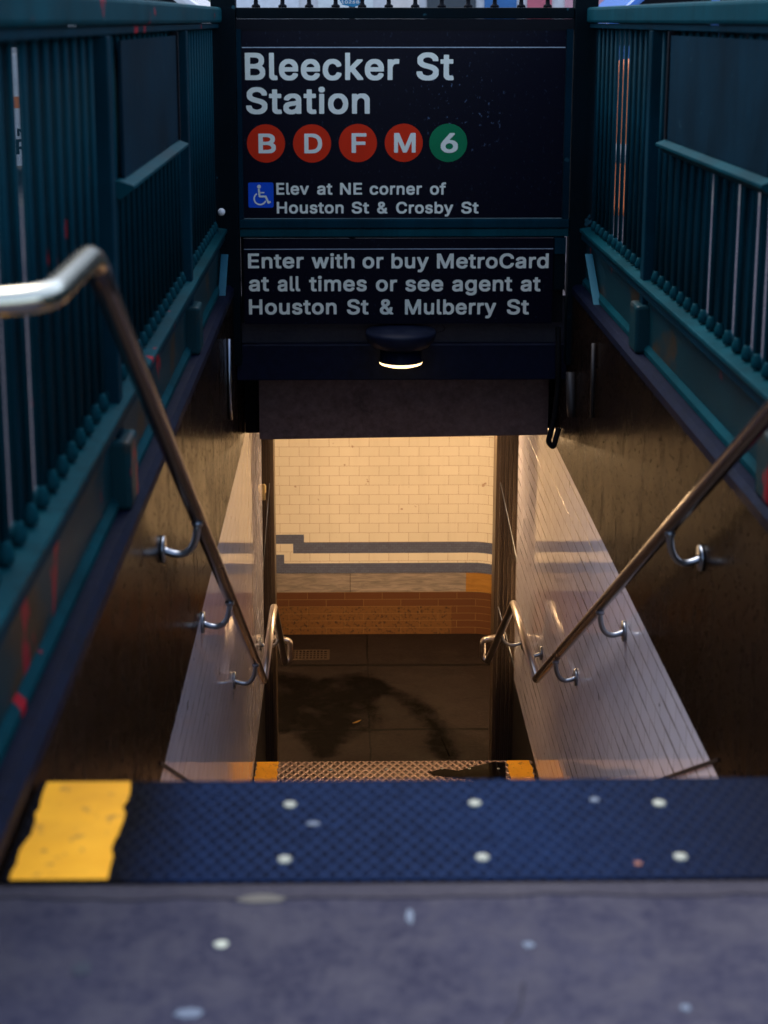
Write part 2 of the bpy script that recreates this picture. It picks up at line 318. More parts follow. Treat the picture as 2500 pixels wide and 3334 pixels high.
# ------------------------------------------------------------------ lettering outlines (em/1000, closed polygons)
G = {
'&':(448,[[284,514,260,526,246,530,156,530,132,523,109,510,79,480,71,468,62,450,58,436,58,364,62,346,68,330,83,306,99,286,101,280,97,274,86,266,43,222,26,198,20,184,16,162,16,100,23,72,32,54,43,40,76,6,96,-6,122,-18,158,-25,228,-25,266,-18,300,-6,312,1,324,8,330,8,349,-14,356,-19,446,-19,452,-16,456,-12,457,10,454,16,406,72,396,88,411,118,421,148,421,160,424,168,424,196,427,208,427,232,424,238,420,241,414,242,338,241,332,234,331,220,324,190,320,182,318,183,307,192,253,258,253,262,256,264,271,276,324,329,330,340,339,360,340,376,343,384,343,424,336,454,327,472,316,486,296,506],[119,124,119,138,131,166,144,181,168,198,178,190,236,119,255,96,257,90,255,88,236,78,210,69,192,66,158,75,142,84,128,100],[179,352,164,378,158,396,167,424,172,430,180,433,200,440,224,433,234,424,241,406,234,384,216,362,189,342,186,343]]),
'0':(453,[[82,467,67,444,55,420,46,396,36,358,36,346,33,336,33,316,30,304,30,204,33,192,33,172,36,162,36,150,49,102,58,82,73,54,84,40,112,11,130,-3,146,-12,172,-21,190,-22,202,-25,254,-25,262,-22,278,-22,302,-15,334,5,370,41,386,64,398,88,407,112,417,150,417,162,420,172,420,192,423,204,423,304,420,316,420,336,417,346,417,358,407,396,398,420,386,444,374,462,334,503,304,523,280,530,260,533,190,533,170,529,152,523,118,503],[321,210,320,192,302,132,293,114,279,94,262,81,236,71,218,71,190,81,176,92,169,100,154,126,139,168,132,196,132,214,129,222,129,282,132,300,133,316,148,366,160,394,172,413,190,427,224,440,232,439,256,430,274,419,290,400,299,384,314,340,321,312,321,294,324,286,324,226]]),
'1':(453,[[110,473,84,453,68,436,67,350,70,344,74,340,98,340,182,401,188,404,193,400,193,76,191,74,186,72,66,71,61,68,58,62,58,-8,61,-14,68,-18,218,-18,402,-17,406,-14,409,-8,409,62,404,69,398,72,302,72,297,74,295,76,295,514,294,521,284,528,186,527]]),
'2':(453,[[59,74,47,58,46,52,46,-8,49,-14,56,-18,392,-18,398,-17,405,-10,406,64,403,70,398,74,212,75,206,76,204,80,214,94,313,196,348,237,384,290,396,322,397,340,400,350,400,388,393,430,381,454,373,466,336,504,330,508,308,521,276,531,260,531,252,534,198,534,162,528,144,521,115,506,76,466,65,452,56,430,49,406,49,356,52,350,56,346,138,346,144,352,152,386,158,400,168,416,192,431,222,440,240,437,258,431,282,417,294,394,301,370,291,338,265,296,229,254,187,212,181,202,145,166,139,158]]),
'4':(453,[[273,400,318,476,327,494,327,520,324,525,318,528,242,528,236,527,226,518,26,178,22,170,22,100,25,92,32,87,258,87,263,86,265,80,265,-8,270,-15,278,-18,350,-18,358,-14,361,-4,361,82,366,87,420,87,427,92,430,100,430,166,427,176,420,180,368,180,362,182,361,188,361,326,358,332,350,336,276,336,270,333,266,328,265,188,263,182,246,180,156,180,149,182,147,184,155,200]]),
'6':(453,[[343,10,370,36,387,60,399,88,405,108,406,202,396,238,387,256,376,270,344,302,330,313,302,325,290,328,270,332,236,332,231,336,236,346,336,490,340,498,339,520,336,524,330,527,242,527,232,520,216,494,92,312,62,256,53,232,46,202,46,124,53,90,62,66,74,48,100,22,116,5,128,-3,162,-18,200,-25,252,-25,264,-22,276,-22,314,-9],[266,232,280,222,291,208,300,190,306,168,307,148,294,112,279,90,264,81,242,72,224,68,187,82,170,93,164,102,155,120,145,150,146,168,155,196,161,208,172,222,186,232,218,244,234,244,254,238]]),
'8':(453,[[218,311,194,318,174,329,161,348,153,376,161,402,173,420,206,436,222,440,235,438,254,433,279,420,291,402,299,376,291,348,277,328,242,312,228,309],[140,155,152,182,162,191,174,199,186,205,212,214,236,215,272,202,289,192,298,184,309,162,315,144,316,136,313,126,302,101,294,92,282,84,236,69,218,68,176,81,160,90,151,100,143,114,136,136,136,142],[418,144,418,172,414,190,408,204,388,234,354,268,381,300,393,322,396,334,400,354,400,402,393,438,387,450,370,474,342,503,324,514,306,523,270,533,186,533,164,529,146,523,114,505,76,468,59,438,52,406,52,358,54,348,56,334,62,316,72,299,98,268,64,234,44,204,34,172,34,102,41,76,60,44,90,14,120,-6,150,-18,194,-25,264,-25,302,-18,332,-6,360,11,388,40,402,58,411,72,418,100]]),
'B':(456,[[230,213,242,213,274,206,290,200,310,188,329,160,336,136,332,124,323,106,314,97,298,88,280,82,266,78,248,77,238,75,152,75,146,76,144,80,144,206,146,211,152,213],[310,522,296,525,272,525,260,528,56,528,46,525,42,518,43,-10,50,-17,56,-18,206,-18,290,-18,298,-15,332,-11,356,-2,380,12,411,44,428,74,435,94,435,172,431,194,425,208,416,225,373,266,372,268,390,286,400,300,407,310,413,326,414,340,417,350,417,364,417,394,414,404,413,422,407,440,394,462,360,496,338,512],[260,310,230,303,152,303,146,305,144,310,144,430,148,435,194,435,224,435,232,432,254,431,280,422,292,416,305,404,315,370,305,340,300,332,292,325,278,316]]),
'C':(510,[[47,396,38,376,31,352,25,322,25,294,22,286,22,226,25,214,25,186,35,142,50,106,73,66,120,20,150,0,174,-12,210,-22,228,-22,240,-25,294,-25,308,-25,354,-15,386,0,424,28,448,52,465,76,480,102,489,132,489,172,486,176,480,179,398,178,389,168,372,130,356,108,336,93,324,87,284,74,254,74,218,84,194,96,181,106,166,120,160,130,146,154,131,196,124,228,122,256,127,298,140,340,149,360,158,376,166,388,180,401,200,415,218,424,236,430,264,437,290,433,330,418,357,400,369,384,381,360,389,340,398,330,476,329,486,332,490,340,490,372,480,406,471,424,454,450,416,488,378,514,336,529,320,530,312,533,230,533,192,526,174,520,139,504,122,491,73,442]]),
'D':(502,[[353,362,359,350,374,302,381,262,381,248,374,208,359,160,339,128,324,112,310,103,298,97,266,85,242,79,220,78,208,75,152,75,146,76,144,82,144,122,144,424,146,433,152,435,202,435,214,432,238,432,284,419,310,407,332,392,344,378],[62,528,49,526,43,520,42,514,42,-2,44,-11,50,-17,56,-18,254,-18,266,-15,286,-15,326,-5,352,7,375,20,400,42,432,74,452,106,467,142,477,188,477,214,480,224,480,238,480,284,477,296,477,322,467,368,452,404,434,434,387,482,364,497,326,515,280,525,254,525,244,528]]),
'E':(419,[[52,-18,380,-18,386,-17,392,-10,393,64,390,70,386,74,152,75,146,76,144,80,144,202,146,208,152,210,364,211,369,214,372,220,372,290,369,298,364,302,358,303,152,303,146,304,144,308,144,428,146,434,152,435,376,435,382,436,389,442,390,518,387,524,380,528,56,528,50,527,44,521,42,512,42,-4,45,-14]]),
'F':(410,[[144,76,144,196,146,202,152,204,352,204,360,208,363,218,363,286,360,292,356,296,152,297,146,298,144,308,144,428,146,433,152,435,380,436,384,440,387,446,387,506,386,520,380,527,374,528,56,528,50,527,43,520,42,-8,45,-14,52,-18,130,-18,140,-15,144,-8]]),
'H':(517,[[196,213,368,213,373,212,375,206,376,-10,380,-15,386,-18,460,-18,467,-16,473,-10,474,-4,473,520,466,527,460,528,386,528,376,521,375,514,375,310,370,306,320,306,152,306,146,308,144,314,143,520,140,525,134,528,56,528,49,526,43,520,42,514,43,-10,50,-17,56,-18,134,-18,142,-11,144,-4,144,208,148,213]]),
'M':(628,[[141,182,141,284,142,292,146,290,265,-8,272,-15,278,-18,352,-17,365,-4,478,286,482,293,484,295,486,284,487,-10,490,-15,496,-18,572,-18,580,-15,584,-10,585,-4,585,518,582,524,574,528,532,528,470,528,464,525,454,514,340,220,320,164,317,154,314,154,275,256,172,519,166,525,160,528,56,528,46,525,43,520,42,514,43,-10,50,-17,68,-18,130,-18,136,-15,140,-10]]),
'N':(523,[[381,508,381,182,380,173,376,173,158,516,146,526,140,528,52,528,46,525,43,520,42,-8,45,-14,52,-18,130,-18,136,-17,141,-14,144,-4,144,322,146,334,152,329,158,320,181,280,364,-6,376,-16,382,-18,470,-18,476,-15,479,-10,480,518,477,524,470,528,392,528,386,525,382,520]]),
'P':(445,[[144,76,144,160,146,166,152,168,278,168,314,175,338,184,368,204,394,231,407,250,416,268,426,302,426,392,419,418,413,434,407,446,396,460,363,494,344,506,320,518,286,525,230,528,52,528,45,524,42,518,42,-8,45,-14,52,-18,130,-18,140,-15,144,-8],[322,334,314,308,302,286,274,271,238,261,148,261,146,263,144,268,144,364,144,428,146,434,152,435,218,435,230,432,244,432,286,419,304,405,314,388,323,358,324,340]]),
'S':(447,[[348,-1,358,4,376,18,392,34,409,58,421,82,425,100,425,182,415,208,404,224,370,258,352,269,316,287,244,307,180,328,162,337,150,345,144,352,138,368,137,380,141,392,150,411,172,425,210,438,238,438,270,428,294,414,310,394,318,370,328,361,408,360,416,364,419,374,419,404,415,424,409,440,400,456,386,472,353,502,328,518,304,527,286,531,250,534,192,534,180,531,168,531,150,527,126,518,106,506,90,495,54,458,42,436,35,416,35,340,39,322,48,302,59,286,82,264,106,247,130,235,168,220,232,203,276,188,300,176,316,164,325,136,322,128,308,100,280,82,238,69,210,69,162,85,144,97,132,118,124,146,114,155,30,156,23,152,20,142,20,112,24,92,30,74,42,51,72,18,100,-2,124,-14,142,-20,174,-24,184,-27,264,-27,304,-20,330,-11]]),
'a':(389,[[42,194,22,170,16,154,12,136,12,76,19,50,28,34,48,10,70,-8,94,-20,134,-27,188,-27,208,-24,224,-20,254,-4,256,-5,262,-15,268,-18,340,-18,347,-16,353,-10,354,-4,354,292,347,320,338,338,330,350,306,374,274,392,250,399,226,402,160,402,148,399,136,399,112,392,80,374,64,363,45,344,25,310,24,284,27,278,34,271,74,258,110,258,116,261,123,268,134,285,142,293,160,302,196,312,230,302,242,294,248,284,254,266,254,260,250,253,226,246,148,237,100,227,70,215,51,202],[123,82,118,88,115,98,114,110,118,122,130,131,160,143,208,153,224,153,250,159,256,158,258,152,248,116,239,98,230,87,218,79,184,67,164,66,140,73]]),
'b':(424,[[220,310,228,309,246,303,264,294,274,288,286,273,304,224,308,206,308,192,308,170,304,152,295,126,280,97,268,85,258,80,228,68,220,67,186,77,170,86,162,94,147,122,135,162,131,188,131,198,138,230,150,264,160,280,172,292,180,297,202,306],[407,234,407,242,400,276,391,302,365,342,334,373,318,384,300,393,276,400,258,400,250,403,208,403,196,400,180,400,168,396,156,390,138,376,136,375,132,377,131,384,131,516,128,522,120,526,46,526,40,523,36,518,35,276,35,-4,38,-12,46,-17,120,-17,128,-12,132,0,136,2,156,-13,178,-23,196,-26,264,-26,294,-19,328,-1,348,16,376,46,391,74,394,84,400,102,407,134]]),
'c':(396,[[280,-18,300,-10,319,2,360,43,372,62,381,86,381,114,376,120,368,123,348,129,320,136,296,136,290,133,282,123,273,104,266,94,254,83,236,74,216,67,200,67,170,77,154,86,146,94,137,110,125,138,118,164,115,188,118,210,128,246,143,276,152,288,180,303,200,310,212,310,224,306,259,290,270,278,282,253,288,247,294,244,324,244,360,254,373,260,378,266,379,272,378,300,366,324,358,336,324,370,302,384,276,396,242,403,188,403,176,400,156,400,132,393,108,381,90,367,55,332,32,294,19,246,19,228,16,216,16,156,19,146,19,128,26,98,38,72,50,49,94,6,108,-4,140,-19,176,-26,240,-26,252,-23,264,-23]]),
'd':(424,[[200,310,212,309,240,300,259,288,279,254,288,224,292,200,292,176,288,156,276,120,267,102,258,88,240,77,206,67,176,74,156,86,146,94,137,110,128,132,119,162,115,186,118,212,125,240,131,254,146,282,152,289,164,297,176,303],[374,526,302,526,296,523,293,518,292,384,290,378,288,377,282,380,258,396,242,400,230,400,222,403,176,403,164,400,144,399,132,396,100,380,64,348,44,320,26,282,19,252,19,240,16,228,16,146,23,108,32,80,50,48,72,22,86,7,102,-4,132,-19,158,-26,234,-26,258,-19,290,2,294,0,298,-12,306,-17,380,-17,386,-14,390,-10,391,512,390,518,386,523,384,525]]),
'e':(404,[[200,310,210,310,224,306,254,292,270,272,279,254,283,242,281,240,276,238,206,238,128,238,124,240,124,242,125,248,137,272,149,288,176,303],[388,234,388,248,381,282,369,312,356,331,336,355,310,378,288,390,260,399,236,400,228,403,182,403,174,400,152,400,132,393,108,381,92,370,52,330,32,294,20,252,19,236,16,228,16,156,19,146,19,128,26,98,35,78,50,50,84,13,108,-4,132,-16,164,-23,182,-26,254,-26,276,-22,294,-16,312,-7,332,7,361,36,372,50,382,72,382,98,374,109,362,114,336,121,296,121,286,114,271,90,258,80,246,74,224,67,200,67,164,80,144,95,128,122,121,144,121,150,128,151,380,152,385,156,388,162]]),
'f':(254,[[63,170,64,-10,70,-17,88,-18,148,-18,154,-15,158,-10,159,304,161,308,166,309,236,309,243,314,246,322,245,388,242,393,236,396,166,396,161,398,159,404,162,422,170,442,177,448,190,453,200,453,208,450,236,450,244,456,248,460,261,502,260,532,250,542,220,549,164,549,130,542,106,528,78,500,67,482,63,466,63,404,62,398,56,396,-2,396,-8,393,-11,388,-12,322,-9,314,-2,309,58,309,63,304]]),
'g':(425,[[184,-74,168,-69,150,-60,114,-26,84,-25,44,-47,37,-54,34,-60,34,-84,38,-92,52,-110,73,-132,104,-153,120,-159,146,-166,188,-169,242,-169,252,-166,282,-163,302,-156,334,-138,362,-109,375,-92,384,-74,388,-60,388,-38,391,-26,391,388,388,394,384,397,356,398,302,397,296,390,294,378,290,376,260,394,240,401,150,401,128,394,94,376,58,340,38,310,26,282,16,234,16,150,22,114,29,94,41,70,60,44,84,20,104,6,128,-6,158,-13,234,-13,252,-9,276,3,284,10,290,10,292,6,292,-6,288,-20,279,-44,273,-54,252,-66,224,-75,206,-79],[268,276,279,256,288,228,292,210,292,178,288,156,279,130,262,102,254,96,228,84,212,80,194,80,174,87,156,96,142,108,138,114,131,130,119,166,115,186,115,198,119,220,131,256,148,286,156,292,174,301,206,311,236,301,248,295,260,287]]),
'h':(410,[[46,-18,120,-18,126,-15,130,-10,131,212,135,238,147,274,156,287,184,302,208,309,216,308,234,302,256,290,265,278,275,244,278,224,279,-10,282,-15,288,-18,360,-18,370,-15,373,-10,374,-4,374,236,374,286,370,308,364,326,347,352,322,378,292,395,268,402,196,402,166,395,136,377,132,380,131,386,131,514,130,521,124,527,118,528,48,528,40,525,36,520,35,514,35,-4,38,-14]]),
'i':(167,[[35,74,35,-8,40,-15,48,-18,120,-18,126,-15,130,-10,131,304,131,386,126,393,118,396,46,396,40,393,36,388],[102,426,115,428,142,454,142,512,114,539,100,543,64,542,54,539,42,531,29,518,24,508,24,458,54,427]]),
'k':(381,[[131,286,130,520,124,527,106,528,46,528,40,525,36,520,36,-10,42,-17,48,-18,120,-18,130,-11,131,-4,131,118,137,134,144,140,150,143,154,142,164,130,232,45,269,-4,282,-17,378,-18,384,-15,388,-10,389,10,385,20,262,174,232,214,252,240,374,362,377,368,376,388,372,393,366,396,270,395,138,261,136,260,132,262,131,266]]),
'l':(189,[[131,284,130,518,124,525,118,526,46,526,36,519,35,512,35,156,35,50,42,26,52,13,66,-2,82,-13,106,-20,178,-20,190,-16,196,-10,197,-4,197,32,190,62,184,70,178,73,144,74,138,80,131,104]]),
'm':(610,[[353,134,353,242,366,280,378,296,396,305,418,311,448,302,456,296,463,290,469,278,475,260,476,244,479,236,480,-10,486,-17,492,-18,564,-18,572,-14,575,-4,575,290,568,322,562,338,556,348,520,384,508,392,484,401,468,402,460,405,414,405,406,402,390,402,370,395,344,380,322,358,316,361,299,380,282,392,258,402,246,402,238,405,198,405,190,402,174,401,154,392,136,380,132,382,128,392,120,396,46,396,40,393,36,388,35,-4,38,-14,46,-18,118,-18,124,-17,130,-10,131,226,135,248,147,280,156,293,180,305,192,309,204,309,232,299,244,286,253,266,257,238,257,-4,258,-10,262,-15,270,-18,342,-18,348,-15,352,-10]]),
'n':(410,[[46,-18,120,-18,126,-15,130,-10,131,212,134,224,134,236,141,260,148,275,156,287,184,302,204,309,214,309,240,299,256,290,263,280,271,260,278,224,278,-4,281,-14,288,-18,304,-18,364,-18,371,-14,374,-4,374,104,374,284,371,304,364,326,349,350,322,378,292,395,268,402,192,402,166,395,136,377,132,380,128,392,120,396,42,395,36,388,35,382,35,-4,38,-14]]),
'o':(415,[[200,310,216,309,242,300,259,290,268,282,285,252,294,224,301,192,301,182,294,150,276,104,266,92,254,83,236,74,216,68,200,67,170,77,156,86,148,92,140,104,128,128,115,182,118,210,125,236,131,252,149,284,162,294,174,300],[337,20,362,46,381,78,394,116,397,132,397,156,400,164,400,206,397,218,397,246,390,272,384,290,375,308,356,337,326,367,302,384,284,393,264,399,236,400,228,403,186,403,176,400,156,400,140,396,108,381,79,356,54,331,32,294,22,260,19,246,19,228,16,218,16,156,19,146,19,128,22,114,32,84,50,49,92,7,108,-4,140,-19,176,-26,236,-26,276,-19,308,-4,324,7]]),
'r':(259,[[46,-18,120,-18,126,-15,130,-10,131,220,135,244,147,274,153,284,162,290,180,299,202,305,250,306,258,313,260,320,260,392,257,398,252,401,238,402,174,402,156,395,136,383,126,393,120,396,46,396,40,393,36,388,35,-4,38,-14]]),
's':(365,[[202,309,220,303,232,295,248,268,254,262,260,259,286,259,328,269,338,274,342,282,342,308,335,324,318,350,296,373,280,384,262,393,238,400,220,400,208,403,164,403,152,400,136,400,118,396,92,384,82,379,45,342,34,324,30,312,31,236,37,218,44,208,74,178,92,167,122,155,220,129,238,120,242,115,245,104,242,92,238,86,230,80,218,74,184,64,156,72,130,84,121,98,116,114,110,121,104,124,70,124,32,115,22,109,18,102,18,74,22,60,28,48,46,22,62,7,86,-10,106,-19,142,-26,226,-26,266,-16,294,0,308,10,322,25,341,50,348,68,347,144,340,162,330,176,308,199,292,210,274,219,176,245,158,251,140,260,136,264,132,272,132,282,142,297,160,306,182,313,190,313]]),
't':(227,[[144,216,144,300,146,306,152,308,212,308,219,312,222,322,222,384,219,394,212,398,152,398,146,400,144,406,144,478,140,485,130,488,56,487,51,484,48,478,48,406,46,400,40,398,-2,398,-8,395,-11,390,-12,322,-10,315,-2,308,44,308,46,306,48,300,48,54,56,33,66,18,88,-4,106,-15,118,-19,130,-19,142,-22,208,-22,221,-18,228,-12,231,-6,231,22,224,54,219,66,212,71,166,71,154,75,151,78,144,102]]),
'u':(410,[[131,282,131,384,128,392,120,397,46,397,38,392,35,386,35,92,45,56,57,36,94,-2,106,-10,120,-16,150,-23,214,-23,232,-20,250,-13,276,4,281,0,282,-10,292,-17,366,-16,371,-12,374,-6,374,72,374,384,373,390,370,394,360,397,288,397,282,394,279,390,278,152,268,120,259,102,250,90,234,80,204,70,192,71,162,83,152,92,144,104,135,132,134,150,131,158]]),
'v':(389,[[376,327,389,362,389,386,382,394,376,396,298,396,286,387,282,382,273,358,196,144,192,145,189,154,115,362,106,386,102,390,94,396,12,396,6,394,-1,386,-1,362,12,328,141,-8,150,-16,156,-18,234,-18,240,-15,247,-8]]),
'w':(567,[[377,242,340,376,335,388,324,396,240,395,232,386,228,376,175,182,172,170,168,170,112,374,106,390,96,396,22,396,12,395,6,389,5,362,9,346,117,-8,124,-15,130,-18,208,-18,214,-15,220,-8,228,20,276,190,282,211,286,211,345,-2,348,-9,354,-15,360,-18,432,-18,439,-16,450,-5,559,346,563,362,562,388,558,393,552,396,474,396,468,395,460,386,400,172,396,172,393,182]]),
'y':(389,[[294,396,285,388,279,376,196,144,192,144,189,154,136,304,112,370,104,388,94,397,88,398,10,398,4,395,0,390,-1,364,3,352,132,16,136,6,137,-6,127,-36,116,-56,100,-66,88,-70,78,-67,52,-68,42,-78,29,-120,29,-146,36,-157,40,-159,58,-163,124,-163,150,-156,172,-142,200,-114,217,-86,226,-66,389,364,389,388,386,394,382,397,300,398]]),
}
WORDS1 = [('Bleecker',-0.4504,0.2285,0.9904,0.1184),('St',0.3052,0.4688,0.9901,0.1185),('Station',-0.4476,0.0987,0.8427,0.1154)]
WORDS2 = [('Elev',-0.3188,-0.1738,0.4843,0.0529),('at',-0.1365,-0.0681,0.4841,0.0529),('NE',-0.0339,0.0646,0.4839,0.0529),('corner',0.0988,0.3323,0.4836,0.0529),('of',0.3687,0.4403,0.4833,0.0529),('Houston',-0.3178,-0.0186,0.3998,0.0521),('St',0.0178,0.0957,0.3995,0.0521),('&',0.1321,0.1789,0.3993,0.0521),('Crosby',0.2174,0.4735,0.3990,0.0521),('St',0.5099,0.5881,0.3987,0.0522)]
WORDS3 = [('Enter',-0.4505,-0.1994,0.1510,0.0676),('with',-0.1628,0.0298,0.1505,0.0676),('or',0.0665,0.1607,0.1501,0.0677),('buy',0.1974,0.3651,0.1497,0.0677),('MetroCard',0.4029,0.9089,0.1490,0.0677),('at',-0.4479,-0.3577,0.0461,0.0691),('all',-0.3179,-0.2161,0.0457,0.0691),('times',-0.1752,0.0853,0.0452,0.0691),('or',0.1273,0.2230,0.0447,0.0692),('see',0.2608,0.4323,0.0443,0.0692),('agent',0.4733,0.7460,0.0437,0.0692),('at',0.7850,0.8745,0.0432,0.0693),('Houston',-0.4496,-0.0517,-0.0612,0.0695),('St',-0.0043,0.0937,-0.0619,0.0696),('&',0.1454,0.2065,-0.0622,0.0696),('Mulberry',0.2593,0.6741,-0.0630,0.0696),('St',0.7237,0.8241,-0.0637,0.0697)]
CAP = 509.0
_gc = {}
def glyph_mesh(ch):
    """filled glyph as a flat mesh, cap height about 1"""
    if ch in _gc: return _gc[ch]
    adv, polys = G[ch]
    cu = bpy.data.curves.new("outline", 'CURVE'); cu.dimensions = '2D'; cu.fill_mode = 'FRONT'
    for p in polys:
        s = cu.splines.new('POLY'); s.points.add(len(p) // 2 - 1); s.use_cyclic_u = True
        for i, pt in enumerate(s.points): pt.co = (p[2 * i] / CAP, p[2 * i + 1] / CAP, 0, 1)
    o = bpy.data.objects.new("outline", cu); C.objects.link(o)
    bpy.context.view_layer.update()
    me = o.evaluated_get(bpy.context.evaluated_depsgraph_get()).to_mesh()
    res = [([tuple(v.co[:2]) for v in me.vertices], [tuple(f.vertices) for f in me.polygons])]
    bpy.data.objects.remove(o); bpy.data.curves.remove(cu)
    _gc[ch] = (adv / CAP, res); return _gc[ch]
def word(bm, text, x0, x1, zb, cap, Y, bold=.0373, thick=.0012):
    """raised letters facing -Y, fitted between x0 and x1 with baseline zb and the given cap height"""
    tr = .045; pen = 0; items = []
    for ch in text:
        adv, res = glyph_mesh(ch); items.append((pen, res)); pen += adv + tr
    xs = [v[0] + p for p, res in items for vs, fs in res for v in vs]
    lo, hi = min(xs), max(xs); k = (x1 - x0) / (hi - lo); kz = cap / (1 + 2 * bold); d = 0
    for p, res in items:
        for vs, fs in res:
            d += 1; y = Y - thick - .00012 * (d % 4)
            V = [bm.verts.new((x0 + (v[0] + p - lo) * k, y, zb + (v[1] + bold) * kz)) for v in vs]
            for f in fs:
                try: bm.faces.new([V[i] for i in f])
                except ValueError: pass
            edges = {}
            for f in fs:
                for a, b in zip(f, f[1:] + f[:1]): edges[tuple(sorted((a, b)))] = edges.get(tuple(sorted((a, b))), 0) + 1
            W = [bm.verts.new((v.co.x, Y, v.co.z)) for v in V]
            for (a, b), n in edges.items():
                if n == 1:
                    try: bm.faces.new((V[a], V[b], W[b], W[a]))
                    except ValueError: pass
    return bm
def disc(bm, cx, cz, r, Y, th, n=40):
    return prism(bm, [(cx + r * math.cos(2 * math.pi * i / n), cz + r * math.sin(2 * math.pi * i / n)) for i in range(n)], 'y', Y - th, Y)

# ================================================================== ground and street
XL, XR = -.52, 1.02
FZ = -3.44
bm = bmesh.new()
box(bm, -14, 14, -8, 2.058, -.22, 0)
box(bm, -14, -.66, 2.058, 7.0, -.22, 0); box(bm, 1.14, 14, 2.058, 7.0, -.22, 0)
box(bm, -14, 14, 7.0, 10.5, -.22, 0)
t = NT('trodden concrete slab')
big = t.ramp(t.noise(3.0, 8, .70), .34, .66); fine = t.noise(48, 6, .78); mid = t.noise(9.5, 8, .72, dist=.3)
c = t.mix(big, (.012, .013, .031), (.028, .029, .053)); c = t.mix(t.ramp(mid, .46, .60), c, (.044, .043, .060)); c = t.mix(t.ramp(fine, .35, .8), c, (.052, .051, .070))
sp = t.n('SeparateXYZ'); t.t.links.new(t.co, sp.inputs[0])
wob = t.math('MULTIPLY', t.math('SUBTRACT', t.noise(5, 4, .6, vec=t.map((1, 0, 0))), .5), .05)
dy = t.math('SUBTRACT', sp.outputs[1], t.math('ADD', wob, 2.022))
lip = t.math('GREATER_THAN', dy, 0.0); crack = t.math('LESS_THAN', t.math('ABSOLUTE', dy), .0028); part = t.math('GREATER_THAN', t.noise(2.5, 3, .5), .42)
c = t.mix(t.math('MULTIPLY', lip, .45), c, (.048, .044, .050)); c = t.mix(t.math('MULTIPLY', crack, part), c, (.006, .006, .012))
t.bump(fine, .25, .006)
vo = t.n('TexVoronoi', feature='DISTANCE_TO_EDGE'); vo.inputs['Scale'].default_value = 1.9; vd = t.n('VectorMath', operation='ADD'); nz = t.n('TexNoise'); nz.inputs['Scale'].default_value = 5; t.t.links.new(t.co, nz.inputs['Vector']); t.t.links.new(t.co, vd.inputs[0]); vs = t.n('VectorMath', operation='SCALE'); vs.inputs['Scale'].default_value = .35; t.t.links.new(nz.outputs['Color'], vs.inputs[0]); t.t.links.new(vs.outputs[0], vd.inputs[1]); t.t.links.new(vd.outputs[0], vo.inputs['Vector'])
ck = t.math('MULTIPLY', t.math('LESS_THAN', vo.outputs['Distance'], .006), t.math('GREATER_THAN', t.noise(1.7, 2), .52))
c = t.mix(t.math('MULTIPLY', ck, .7), c, (.008, .008, .014)); grit = t.ramp(t.noise(95, 3, .6), .66, .74); c = t.mix(t.math('MULTIPLY', grit, .6), c, (.10, .10, .11))
M['slab'] = t.set(c, .75, 0, .08)
tag(obj('sidewalk', bm, M['slab']), kind='structure')
tag(obj('road', bx(-60, 60, 10.5, 20.5, -.5, -.14), M['asphalt']), kind='structure')
tag(obj('far_sidewalk', bx(-60, 60, 20.5, 60, -.5, 0), M['plain_slab']), kind='structure')

SPX = [(-0.177, 1.908), (0.247, 1.901), (0.434, 1.761), (-0.36, 1.855), (-0.208, 1.758), (-0.127, 2.019)]
# paint specks and dirt spots lying on the near slab
def blob(name, label, cat, x, y, z, r, mat, sy=.7, h=.0015, group=None, seed=0):
    rr = random.Random(seed); b = bmesh.new(); n = 18
    poly = [(x + r * math.cos(2 * math.pi * i / n) * (1 + rr.uniform(-.2, .2)), y + sy * r * math.sin(2 * math.pi * i / n) * (1 + rr.uniform(-.2, .2))) for i in range(n)]
    prism(b, poly, 'z', z, z + h)
    return tag(obj(name, b, mat), label, cat, group)

M['spot'] = m_plain('pale gum', (.42, .45, .36), .7); M['spot_dim'] = m_plain('grey blue smear', (.10, .13, .18), .7); M['spot_dark'] = m_plain('dark blue spot', (.004, .012, .03), .6)
SPOTS = 'spots and smears underfoot'
blob('gum_spot', 'bright pale gum spot on the near concrete, left of the middle', 'gum spot', SPX[0][0], SPX[0][1], 0, .0095, M['spot'], .9, group=SPOTS, seed=1)
blob('gum_spot', 'dim pale gum spot on the near concrete, right of the middle', 'gum spot', SPX[1][0], SPX[1][1], 0, .0075, M['spot_dim'], .9, group=SPOTS, seed=2)
blob('gum_spot', 'pale gum spot in the bottom right corner of the near concrete', 'gum spot', SPX[2][0], SPX[2][1], 0, .0065, M['spot_dim'], .9, group=SPOTS, seed=3)
blob('stain_spot', 'dark blue spot on the near concrete below the yellow strip', 'stain spot', SPX[3][0], SPX[3][1], 0, .013, M['spot_dark'], 1.3, group=SPOTS, seed=4)
blob('paint_smear', 'grey blue paint smear at the bottom edge left of the middle', 'paint smear', SPX[4][0], SPX[4][1], 0, .018, M['spot_dim'], .55, group=SPOTS, seed=5)
M['copper'] = m_plain('rusty spot', (.20, .07, .04), .6)
blob('paint_smear', 'thin pale smear on the near concrete at the middle, running towards the camera', 'paint smear', 0.086, 1.972, 0.0002, 0.0055, M['spot_dim'], 3.4, h=.0012, group=SPOTS, seed=7)
blob('paint_smear', 'pale blue smear on the top tread plate between the left screws', 'paint smear', -0.057, 2.223, 0.0052, 0.012, M['spot_dim'], 0.5, h=.0012, group=SPOTS, seed=8)
blob('paint_smear', 'pale blue smear near the far edge of the top tread plate, right of the middle', 'paint smear', 0.4, 2.293, 0.0052, 0.008, M['spot_dim'], 0.9, h=.0012, group=SPOTS, seed=9)
